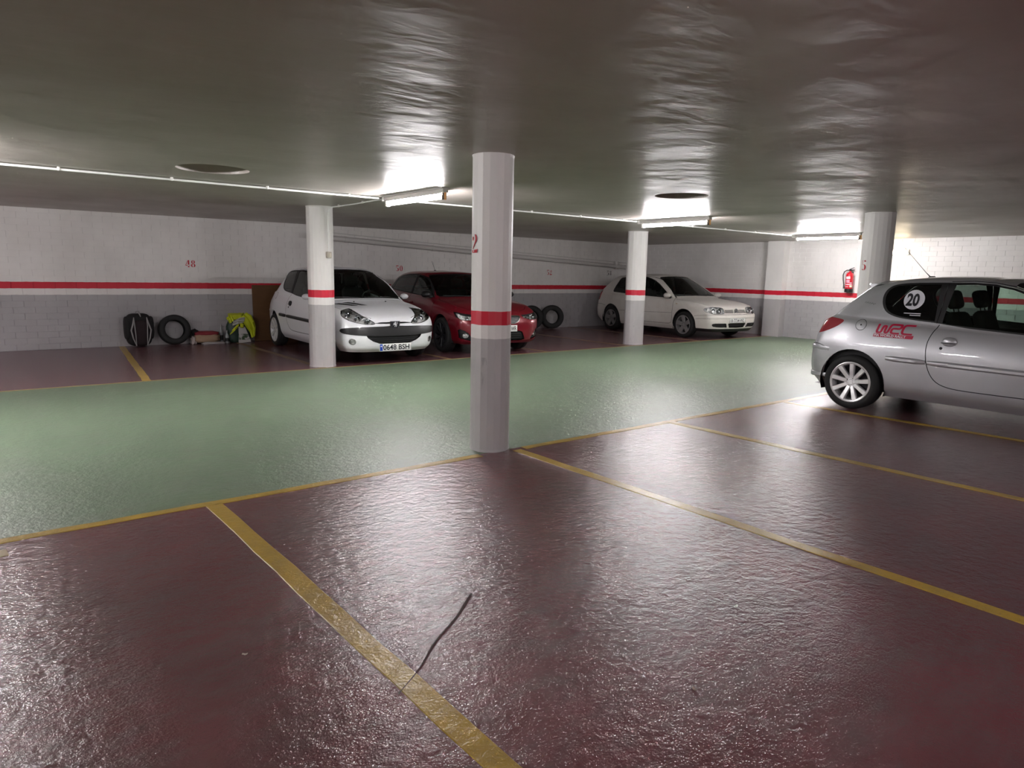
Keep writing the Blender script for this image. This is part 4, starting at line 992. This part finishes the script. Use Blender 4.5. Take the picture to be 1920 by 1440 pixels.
def cream_extras(car, sh, sp, parts):
    P = sp['paint']
    for sg in (1, -1):
        d = parts[('door', sg)]; q = sh.side(-.44, .82)
        rbox('door_handle', (q.x, (q.y+.012)*sg, q.z), (.16, .03, .032), .012, P, d, 2); mirror_(car, sh, .72, .905, sg, P, .9)
        q = sh.side(1.02, .77); rbox('side_repeater', (q.x, (q.y+.004)*sg, q.z), (.05, .014, .024), .006, mat('amber_lens', (.62, .5, .38), .2), car, 2)
    for y0, y1 in ((.50, -.05), (-.10, -.62)):
        pts = [sh.front(y, .95+.012*abs(y)) for y in np.linspace(y0, y1, 7)]; MB().tube([(p.x+.008, p.y, p.z+.010) for p in pts], .007, 6).build('wiper', M_black, car)
    c = sh.front(0, .632); b = empty('badge', (c.x+.008, 0, .634), 0, car); fn = lambda u, v: (.006, u, v)
    MB().lathe([(.056, 0), (.066, .004), (.066, .010), (.056, .010)], 28, 'x', close=True).build('badge_ring', M_chrome, b, True)
    MB().lathe([(0, .003), (.058, .003)], 24, 'x').build('badge_field', M_ink, b)
    poly_on(fn, stroke([(-.022, .048), (0, .004), (.022, .048)], .010)+stroke([(-.048, .022), (-.022, -.042), (0, .0), (.022, -.042), (.048, .022)], .010), 'badge_emblem', M_badge, b)
    plate(car, 'B\u00b77734\u00b7WL', sh.front(.1, .44).x+.014, .432, .52, .11, False, .104, .001, .44, -.022)
    for z in (.315, .34):
        V = []
        for y in np.linspace(-.28, .28, 11): q = sh.front(y, z); V += [(q.x-.012, y, z-.004), (q.x-.012, y, z+.004)]
        MB().add(V, [(2*i, 2*i+2, 2*i+3, 2*i+1) for i in range(10)]).build('intake_bar', M_black, car)
cream_spec = dict(SX=[1.66, 1.256, .86, .40, -.05, -.5, -.92, -1.256, -1.62], W=[.835, .86, .8675, .8675, .8675, .8675, .8675, .862, .82], hw=.8675,
    low=[(2.01, .175, .58, .09, .18, -1.95, .27, .56), (2.07, .25, .56, .035, [.25]+[.27]*7+[.30], -2.02, .34, .54), (2.105, .40, .55, .010, .42, -2.03, .46, .54), (2.10, .52, .55, .0, .55, -2.02, .58, .54),
         (2.045, .588, .56, .006, [.64, .66]+[.67]*7, -1.99, .70, .54), (1.985, .712, .58, [.035, .03]+[.026]*6+[.03], [.725, .765]+[.775]*7, -1.985, .83, .54), (1.60, .825, .6, [.085, .085, .07, .058, .056, .056, .056, .058, .065], [.79, .832, .848, .852, .858, .865, .875, .89, .905], -1.965, .94, .56)],
    r7=((.94, 0, .945), (.86, .762, .888), [.40, -.05, -.5, -.92, -1.25, -1.60], [.765, .765, .763, .76, .752, .70], [.893, .903, .915, .93, .95, .975], (-1.94, 0, 1.03), .58),
    r9=((.15, 0, 1.395), (.02, .585, 1.365), [-.14, -.4, -.65, -.92, -1.15, -1.34], [.592, .595, .594, .588, .575, .54], [1.378, 1.388, 1.388, 1.378, 1.36, 1.345], (-1.46, 0, 1.36), .58),
    r10=((.05, 0, 1.42), (-.06, .49, 1.405), [-.19, -.42, -.66, -.9, -1.11, -1.27], [.495, .497, .496, .49, .48, .45], [1.414, 1.42, 1.419, 1.41, 1.393, 1.378], (-1.38, 0, 1.385), .58),
    axles=(-1.2555, 1.2555), wheel=(.30, .195, .205, 'five'), arch=.352, arch_dz=.012, track=1.513+.0, belt=.90, cowl_x=.92, paint=M_pcream, bulbs=[(.50, .65, .055), (.66, .65, .05)], seat_x=-.10,
    regions=regions_cream, extras=cream_extras, quarter_glass=M_tint)
# ---- dark red five-door hatchback
def regions_red(sh, sp):
    dlo = [(.88, .955), (.62, 1.11), (.40, 1.225), (.22, 1.30), (.05, 1.345), (-.2, 1.37), (-.6, 1.37), (-.95, 1.34), (-1.15, 1.29), (-1.27, 1.20), (-1.34, 1.10), (-1.30, 1.06), (-.9, 1.03), (-.3, 1.0), (.3, .97)]
    sh.cut('S', dlo, 'window_trim', ('body',))
    low = [(.96, .90), (.965, .7), (.95, .45), (.92, .33), (.85, .30), (0, .295), (-.10, .30), (-.15, .40), (-.17, .7), (-.16, 1.0)]
    sh.cut('S', low+[(-.13, 1.385), (.05, 1.36), (.22, 1.315), (.41, 1.24), (.64, 1.125), (.90, .96)], 'door', ('body',))
    low2 = [(-.16, 1.0), (-.17, .7), (-.15, .40), (-.10, .30), (-.72, .31), (-.82, .40), (-.93, .55), (-1.05, .65), (-1.13, .80), (-1.17, 1.04)]
    sh.cut('S', low2+[(-1.12, 1.31), (-.95, 1.355), (-.6, 1.385), (-.15, 1.386)], 'rear_door', ('body',))
    sh.cut('S', [(.84, .965), (.61, 1.10), (.39, 1.212), (.21, 1.285), (.05, 1.328), (-.10, 1.348), (-.125, 1.01), (.3, .985)], 'door_window')
    sh.cut('S', [(-.18, 1.015), (-.165, 1.352), (-.6, 1.352), (-.93, 1.325), (-1.08, 1.29), (-1.15, 1.06), (-.9, 1.045)], 'rear_door_window')
    sh.cut('S', [(-1.18, 1.07), (-1.12, 1.27), (-1.24, 1.19), (-1.30, 1.11)], 'quarter_window')
    sh.gap('S', low, .008); sh.gap('S', low2[3:], .008)
    ws = [(-.02, 1.0), (.4, .992), (.68, .98), (.715, .995), (.62, 1.19), (.55, 1.33), (.5, 1.352), (.25, 1.37), (-.02, 1.376)]
    sh.cut('F', offset_poly(ws, .016), 'window_trim', ('body',)); sh.cut('F', ws, 'windscreen')
    rw = [(-.02, 1.06), (.5, 1.07), (.54, 1.1), (.46, 1.29), (-.02, 1.31)]; sh.cut('R', rw, 'rear_window')
    hd = [(1.95, -.02), (1.95, .22), (1.91, .40), (1.83, .56), (1.68, .68), (1.45, .735), (1.2, .75), (1.0, .745), (.92, .71), (.97, .5), (1.03, .25), (1.045, -.02)]
    sh.cut('T', hd, 'hood', ('body',)); sh.gap('T', hd[2:9], .007); sh.gap('T', hd[8:], .012)
    sh.cut('WF', [(-2, .10), (57, .10), (57, .58), (46, .62), (-2, .60)], 'front_bumper', ('body',))
    hl = [(23.5, .640), (30, .610), (38, .612), (44.5, .655), (49, .735), (45, .735), (36, .706), (27, .690), (22.5, .685)]
    sh.cut('WF', [(u*57, v) for u, v in offset_poly([(u/57, v) for u, v in hl], .006)], 'shut_line'); sh.cut('WF', hl, 'headlight')
    gr = [(-2, .545), (12, .548), (16.5, .585), (19.5, .662), (17.5, .672), (-2, .675)]
    sh.cut('WF', [(u*57, v) for u, v in offset_poly([(u/57, v) for u, v in gr], .011)], 'grille_frame', ('body', 'front_bumper', 'hood')); sh.cut('WF', gr, 'grille')
    sh.cut('WF', [(-2, .24), (20, .24), (24, .26), (19.5, .40), (17, .415), (-2, .415)], 'air_intake')
    sh.cut('WF', [(31, .255), (42, .30), (43, .44), (40.5, .455), (36, .43), (30, .30)], 'side_intake')
    sh.cut('WF', circ(36.3, .345, 2.6, .042, 16), 'fog_lamp')
    sh.cut('S', [(-2.0, .80), (-1.98, .98), (-1.75, .99), (-1.62, .95), (-1.75, .85)], 'tail_light', ('body',))
    sh.gap('S', [(1.62, .62), (1.57, .57), (1.55, .53)], .006)
def red_extras(car, sh, sp, parts):
    P = sp['paint']
    for sg in (1, -1):
        d = parts[('door', sg)]; q = sh.side(-.02, .84); rbox('door_handle', (q.x, (q.y+.012)*sg, q.z), (.17, .03, .032), .012, P, d, 2)
        d2 = parts[('rear_door', sg)]; q = sh.side(-.98, .88); rbox('door_handle', (q.x, (q.y+.012)*sg, q.z), (.17, .03, .032), .012, P, d2, 2)
        mirror_(car, sh, .74, .965, sg, M_black, .9)
    for y0, y1 in ((.50, -.05), (-.10, -.62)):
        pts = [sh.front(y, .975+.012*abs(y)) for y in np.linspace(y0, y1, 7)]; MB().tube([(p.x+.008, p.y, p.z+.010) for p in pts], .007, 6).build('wiper', M_black, car)
    c = sh.front(0, .615); b = empty('badge', (c.x, 0, .618), 0, car)
    fn = lambda u, v: (.006, u, v)
    poly_on(fn, [[(-.06, .012), (.04, .038), (.06, .038), (.06, .026), (-.03, .002), (-.06, .002)], [(.06, -.012), (-.04, -.038), (-.06, -.038), (-.06, -.026), (.03, -.002), (.06, -.002)]], 'badge_emblem', M_chrome, b)
    for z in (.57, .595, .62, .645):
        V = []
        for y in np.linspace(-.24, .24, 11): q = sh.front(y, z); V += [(q.x-.008, y, z-.004), (q.x-.008, y, z+.004)]
        MB().add(V, [(2*i, 2*i+2, 2*i+3, 2*i+1) for i in range(10)]).build('grille_bar', mat('grille_slat', (.12, .12, .125), .4) if z == .57 else bpy.data.materials['grille_slat'], car)
    for z in (.29, .325, .36):
        V = []
        for y in np.linspace(-.36, .36, 11): q = sh.front(y, z); V += [(q.x-.014, y, z-.006), (q.x-.014, y, z+.006)]
        MB().add(V, [(2*i, 2*i+2, 2*i+3, 2*i+1) for i in range(10)]).build('intake_bar', M_black, car)
    plate(car, 'WR', sh.front(.1, .46).x+.016, .462, .52, .11, True, .108, .0012, .11, .335)
    a = sh.top(-.75, 0); t = empty('aerial', a, 0, car); rbox('aerial_foot', (0, 0, .006), (.06, .03, .02), .006, M_black, t, 2); MB().tube([(0, 0, .01), (-.16, 0, .20)], [.004, .0025], 6).build('rod', M_black, t)
red_spec = dict(SX=[1.68, 1.282, .90, .42, -.05, -.5, -.92, -1.282, -1.62], W=[.84, .872, .885, .888, .89, .89, .888, .88, .83], hw=.885,
    low=[(1.98, .19, .60, .09, .19, -1.90, .28, .56), (2.045, .25, .60, .035, [.26]+[.28]*7+[.32], -1.96, .36, .55), (2.075, .40, .60, .012, .42, -1.965, .47, .55), (2.07, .52, .60, .0, .55, -1.955, .60, .55),
         (2.045, .60, .60, .006, [.655, .68]+[.69]*7, -1.94, .70, .55), (1.965, .715, .64, [.035, .03]+[.026]*6+[.03], [.745, .80]+[.815]*7, -1.935, .83, .55), (1.58, .865, .66, [.10, .09, .075, .062, .06, .06, .06, .062, .07], [.82, .87, .90, .915, .925, .935, .945, .95, .955], -1.90, .95, .58)],
    r7=((1.05, 0, .975), (.90, .775, .94), [.42, -.05, -.5, -.92, -1.28, -1.56], [.79, .79, .785, .775, .755, .69], [.965, .985, 1.005, 1.025, 1.04, 1.05], (-1.83, 0, 1.03), .60),
    r9=((.20, 0, 1.395), (.03, .585, 1.362), [-.12, -.38, -.63, -.90, -1.13, -1.31], [.595, .60, .60, .592, .575, .53], [1.378, 1.39, 1.388, 1.372, 1.348, 1.325], (-1.42, 0, 1.335), .60),
    r10=((.10, 0, 1.42), (-.05, .49, 1.405), [-.18, -.40, -.64, -.88, -1.09, -1.24], [.495, .50, .50, .495, .48, .44], [1.414, 1.42, 1.419, 1.405, 1.382, 1.362], (-1.34, 0, 1.362), .60),
    axles=(-1.282, 1.282), wheel=(.31, .205, .222, 'black'), arch=.362, arch_dz=.01, track=1.525+.0, belt=.97, cowl_x=1.02, paint=M_pred, bulbs=[(.55, .65, .042), (.68, .655, .035)], seat_x=-.02, lamp_box=M_ridark,
    regions=regions_red, extras=red_extras)
build_car(small_hatch(M_pwhite, 'cap', M_black, regions=regions_small, extras=white_extras, side_strip=M_black, handle_mat=M_black), 'car', 'white three-door hatchback with black bumper strip, parked beside the dark red car', (5.12, 11.28, 0), -math.pi/2-R(2.4), None, 1.01)
build_car(red_spec, 'car', 'dark red hatchback half hidden behind the foreground column', (7.44, 11.40, 0), -math.pi/2-R(6.5), None, .98)
build_car(cream_spec, 'car', 'dusty cream three-door hatchback parked in the far corner', (13.88, 11.24, 0), -math.pi/2-R(5))
build_car(small_hatch(M_psilver, 'nine', M_psilver, regions=regions_small, extras=silver_extras, side_strip=M_psilver, handle_mat=M_psilver, strip_out=.004), 'car', 'silver three-door hatchback with race number disc, cut off by the right edge', (8.316, 2.30, 0), -math.pi/2, None, 1.02)
# ================================================================ things left along the wall
def loose_tyre(x, label, r=.31, w_=.2, rim=.195, lean=12, yaw=0, off=0.):
    o = tyre_mesh(r, w_, rim).build('tyre_casing', M_rubber, None, True); o.rotation_euler = (R(-lean), 0, R(yaw)); o.location = (x, WY-.02-w_*.5*math.cos(R(lean))-2*r*math.sin(R(lean))*.55-off, r*math.cos(R(lean))+w_*.45*math.sin(R(lean)))
    return S(o, label=label, category='tyre', group='loose car tyres along the wall')
loose_tyre(2.86, 'loose black tyre leaning on the wall beside the backpack', .265, .19, .165, 10)
loose_tyre(11.03, 'loose black tyre on the wall nearer the dark red car', .30, .20, .17, 6, -28, .16)
loose_tyre(11.72, 'loose black tyre on the wall nearer the cream car', .30, .20, .17, 6, -30, .16)
# backpack
bp = empty('backpack', (2.29, WY-.17, 0), R(4), label='black backpack with grey piping standing against the wall', category='backpack')
M_nyl = mat('backpack_nylon', (.006, .005, .006), .8); M_nyl2 = mat('backpack_maroon', (.011, .003, .005), .8); M_pip = mat('grey_piping', (.28, .27, .27), .6)
def cushion(name, cx, cy, cz, sx, sy, sz, m_, parent, e=.45, bulge=0., seed=0, n=14):
    rnd = random.Random(seed); bm = bmesh.new(); bmesh.ops.create_uvsphere(bm, u_segments=n*2, v_segments=n, radius=1)
    for v in bm.verts:
        f = lambda a: math.copysign(abs(a)**e, a); x, y, z = f(v.co.x), f(v.co.y), f(v.co.z)
        k = 1+bulge*math.sin(3*x+seed)*math.cos(4*z+seed); v.co = Vector((cx+x*sx*k, cy+y*sy*k, cz+z*sz))
    me = bpy.data.meshes.new(name); bm.to_mesh(me); bm.free(); return link(name, me, m_, parent, True)
cushion('main_compartment', 0, 0, .30, .20, .13, .28, M_nyl, bp, .5)
cushion('front_pocket', .0, -.10, .25, .12, .07, .22, M_nyl2, bp, .5)
for s_ in (-1, 1):
    cushion('side_pocket', s_*.185, -.02, .33, .045, .10, .20, M_nyl, bp, .6)
    mb = MB(); z = lambda q: q
    mb.tube([(s_*.10, -.145, .52), (s_*.115, -.16, .43), (s_*.155, -.165, .30), (s_*.13, -.17, .16), (s_*.085, -.165, .03)], [.006, .014, .013, .011, .006], 6)
    mb.tube([(s_*.10, -.145, .51), (s_*.10, -.175, .38), (s_*.092, -.18, .22), (s_*.085, -.165, .03)], [.006, .009, .009, .006], 6); mb.build('piping', M_pip, bp, True)
MB().tube([(-.03, .02, .57), (-.025, .0, .61), (.02, .0, .615), (.03, .02, .57)], .008, 6).build('grab_loop', M_pip, bp, True)
MB().tube([(-.005, -.12, .585), (.003, -.165, .53)], [.014, .006], 6).build('zip_pull', M_pip, bp, True)
# red and tan sack, dark bundle, bottles
def lumpy(name, m_, parent, sx, sy, sz, loc, seed, amp=.12, e=.6, fr=3.):
    rnd = random.Random(seed); ph = [rnd.uniform(0, 6) for _ in range(6)]; bm = bmesh.new(); bmesh.ops.create_icosphere(bm, subdivisions=4, radius=1)
    for v in bm.verts:
        f = lambda a: math.copysign(abs(a)**e, a); x, y, z = f(v.co.x), f(v.co.y), f(v.co.z)
        k = 1+amp*(math.sin(fr*x*2+ph[0])*math.sin(fr*y*2.3+ph[1])+.6*math.sin(fr*2.2*z+ph[2]+x*4)+.4*math.sin(fr*5*x+ph[3]+z*7)*math.cos(fr*4*y+ph[4]))
        v.co = Vector((loc[0]+x*sx*k, loc[1]+y*sy*k, max(loc[2]+z*sz*k, .0)))
    me = bpy.data.meshes.new(name); bm.to_mesh(me); bm.free(); return link(name, me, m_, parent, True)
sk = empty('paper_sack', (3.40, WY-.14, 0), R(-4), label='crumpled red and tan paper sack lying against the wall', category='sack')
lumpy('tan_side', mat('tan_paper', (.30, .20, .13), .8), sk, .225, .12, .085, (0, 0, .10), 2, .06)
lumpy('red_top', mat('red_paper', (.20, .012, .02), .7), sk, .215, .115, .045, (.0, .012, .185), 4, .06)
lumpy('crumpled_end', mat('pale_plastic', (.42, .36, .34), .6), sk, .05, .07, .07, (-.225, -.03, .07), 6, .16)
lumpy('dark_lining', M_nyl, sk, .07, .07, .08, (-.2, .05, .18), 9, .14)
S(lumpy('plastic_wrap', mat('pale_film', (.36, .33, .33), .5), None, .19, .04, .022, (3.47, WY-.31, .02), 12, .2), label='strip of crumpled pale plastic on the floor before the red sack', category='plastic wrap')
def bottle(x, h, label, off=.1):
    t = empty('bottle', (x, WY-off, 0), label=label, category='bottle', group='bottles by the wall')
    MB().lathe([(0, 0), (.03, 0), (.034, .01), (.034, h*.55), (.028, h*.65), (.014, h*.78), (.012, h*.9), (0, h*.9)], 16).build('bottle_body', M_bottle, t, True)
    MB().lathe([(0, h*.88), (.014, h*.88), (.014, h), (0, h)], 12).build('cap', M_pip, t, True); MB().lathe([(.0345, h*.15), (.0345, h*.42)], 16).build('label_band', M_dark, t, True)
bottle(3.675, .34, 'taller clear plastic bottle standing by the red sack'); bottle(3.735, .24, 'shorter clear bottle right beside the yellow vest', .26)
# sack with hi-vis vest
gs = empty('garden_sack', (3.98, WY-.17, 0), R(3), label='dark green sack with white printed panel leaning on the wall', category='sack')
gm = mat('green_sack', (.012, .035, .022), .5)
lumpy('sack_body', gm, gs, .21, .12, .235, (0, 0, .22), 21, .05)
def printed():
    M = mat('printed_panel', (.62, .60, .58), .6); n = NT(M); o = n.obj(1, 1, 1); x = n.n('ShaderNodeSeparateXYZ'); n.l(o, x.inputs[0])
    k = n.math('MULTIPLY', n.math('LESS_THAN', x.outputs[2], .17), n.math('GREATER_THAN', x.outputs[2], .06)); ns = n.ramp(n.noise(n.obj(), 16, 4), .42, .55)
    n.base(n.mix(n.math('MULTIPLY', k, ns), (.62, .60, .58), (.05, .09, .04))); return M
MB().add([(-.05, -.16, .0), (.17, -.145, .01), (.06, -.155, .30), (-.055, -.16, .31), (-.05, -.10, .0), (.17, -.10, .01), (.06, -.1, .30), (-.055, -.10, .31)], [(0, 1, 2, 3), (1, 5, 6, 2), (0, 3, 7, 4), (3, 2, 6, 7)]).build('printed_panel', printed(), gs)
hv = empty('safety_vest', (3.98, WY-.17, 0), R(3), label='crumpled fluorescent yellow vest draped over the green sack', category='vest')
M_hv = mat('hi_vis_fabric', (.60, .66, .02), .6, emit=None); M_rf = mat('reflective_band', (.50, .50, .46), .4)
def drape(name, pts, m_, wd, seed):
    rnd = random.Random(seed); V = []; n = len(pts); W_ = 9
    for i, (p, w2) in enumerate(zip(pts, wd)):
        for j in range(W_):
            t = (j/(W_-1)-.5)*2; V.append((p[0]+t*w2[0]+rnd.uniform(-.006, .006), p[1]-.012*math.cos(t*7+i)+rnd.uniform(-.006, .006), p[2]+t*w2[1]+rnd.uniform(-.006, .006)))
    F2 = [(i*W_+j, i*W_+j+1, (i+1)*W_+j+1, (i+1)*W_+j) for i in range(n-1) for j in range(W_-1)]
    o = MB().add(V, F2).build(name, m_, hv, True); md = o.modifiers.new('t', 'SOLIDIFY'); md.thickness = .008; return o
drape('back_panel', [(-.10, -.14, .44), (-.10, -.12, .52), (-.06, -.04, .555), (-.02, .05, .54), (0, .09, .44)], M_hv, [(.12, .0)]*2+[(.15, 0)]*3, 1)
drape('right_panel', [(.04, -.14, .52), (.11, -.155, .44), (.17, -.15, .34), (.215, -.13, .24), (.225, -.12, .10)], M_hv, [(.06, .05), (.07, .07), (.07, .07), (.05, .05), (.03, .02)], 2)
drape('left_flap', [(-.06, -.165, .33), (-.13, -.16, .27), (-.20, -.15, .20)], M_hv, [(.03, .05), (.03, .055), (.025, .04)], 3)
drape('collar_fold', [(-.22, -.10, .50), (-.20, -.15, .46), (-.18, -.165, .40)], M_hv, [(.04, .03)]*3, 4)
drape('reflective_strip', [(-.16, -.16, .38), (-.06, -.175, .42), (.05, -.165, .43)], M_rf, [(.015, .05)]*3, 5)
lumpy('knot', M_hv, hv, .03, .02, .04, (-.01, -.19, .33), 31, .15)
# brown board behind the white car
bd = MB().box(-.43, .43, -.02, 0, 0, 1.07); o = bd.build('board', None); n_ = NT(mat('brown_board', (.14, .065, .02), .6)); o.data.materials.append(n_.M)
n_.base(n_.mix(n_.noise(n_.obj(1, 1, 8), 3, 5), (.16, .075, .022), (.10, .045, .015))); bm = bmesh.new(); bm.from_mesh(o.data); bmesh.ops.bevel(bm, geom=bm.edges[:], offset=.003, segments=1, affect='EDGES'); bm.to_mesh(o.data); bm.free()
o.location = (4.72, WY-.08, .002); o.rotation_euler = (R(-3), 0, 0); S(o, label='plain brown board leaning on the wall behind the white hatchback', category='board')
# tiny scraps on the red floor
M_scrap = mat('pale_scrap', (.45, .36, .30), .7)
for k_, (x, y, lb) in enumerate(((2.49, 1.57, 'tiny pale scrap on the red floor right of the foreground column'), (1.85, 1.30, 'tiny pale scrap on the red floor near the bottom edge'), (.69, 2.42, 'tiny pale scrap on the red floor left of the thick yellow line'))):
    rnd = random.Random(40+k_); V = []
    for i in range(5):
        for j in range(3): V.append(((i-2)*.005+rnd.uniform(-.001, .001), (j-1)*.005*(1-.12*abs(i-2))+rnd.uniform(-.001, .001), .001+.0028*abs(i-2)*(.5+.5*(j % 2))))
    o = MB().add(V, [(i*3+j, i*3+j+1, (i+1)*3+j+1, (i+1)*3+j) for i in range(4) for j in range(2)]).build('scrap', M_scrap, None, True)
    md = o.modifiers.new('t', 'SOLIDIFY'); md.thickness = .001; md.offset = 1; o.location = (x, y, 0); o.rotation_euler = (0, 0, k_*1.3); S(o, label=lb, category='scrap', group='scraps on the floor')
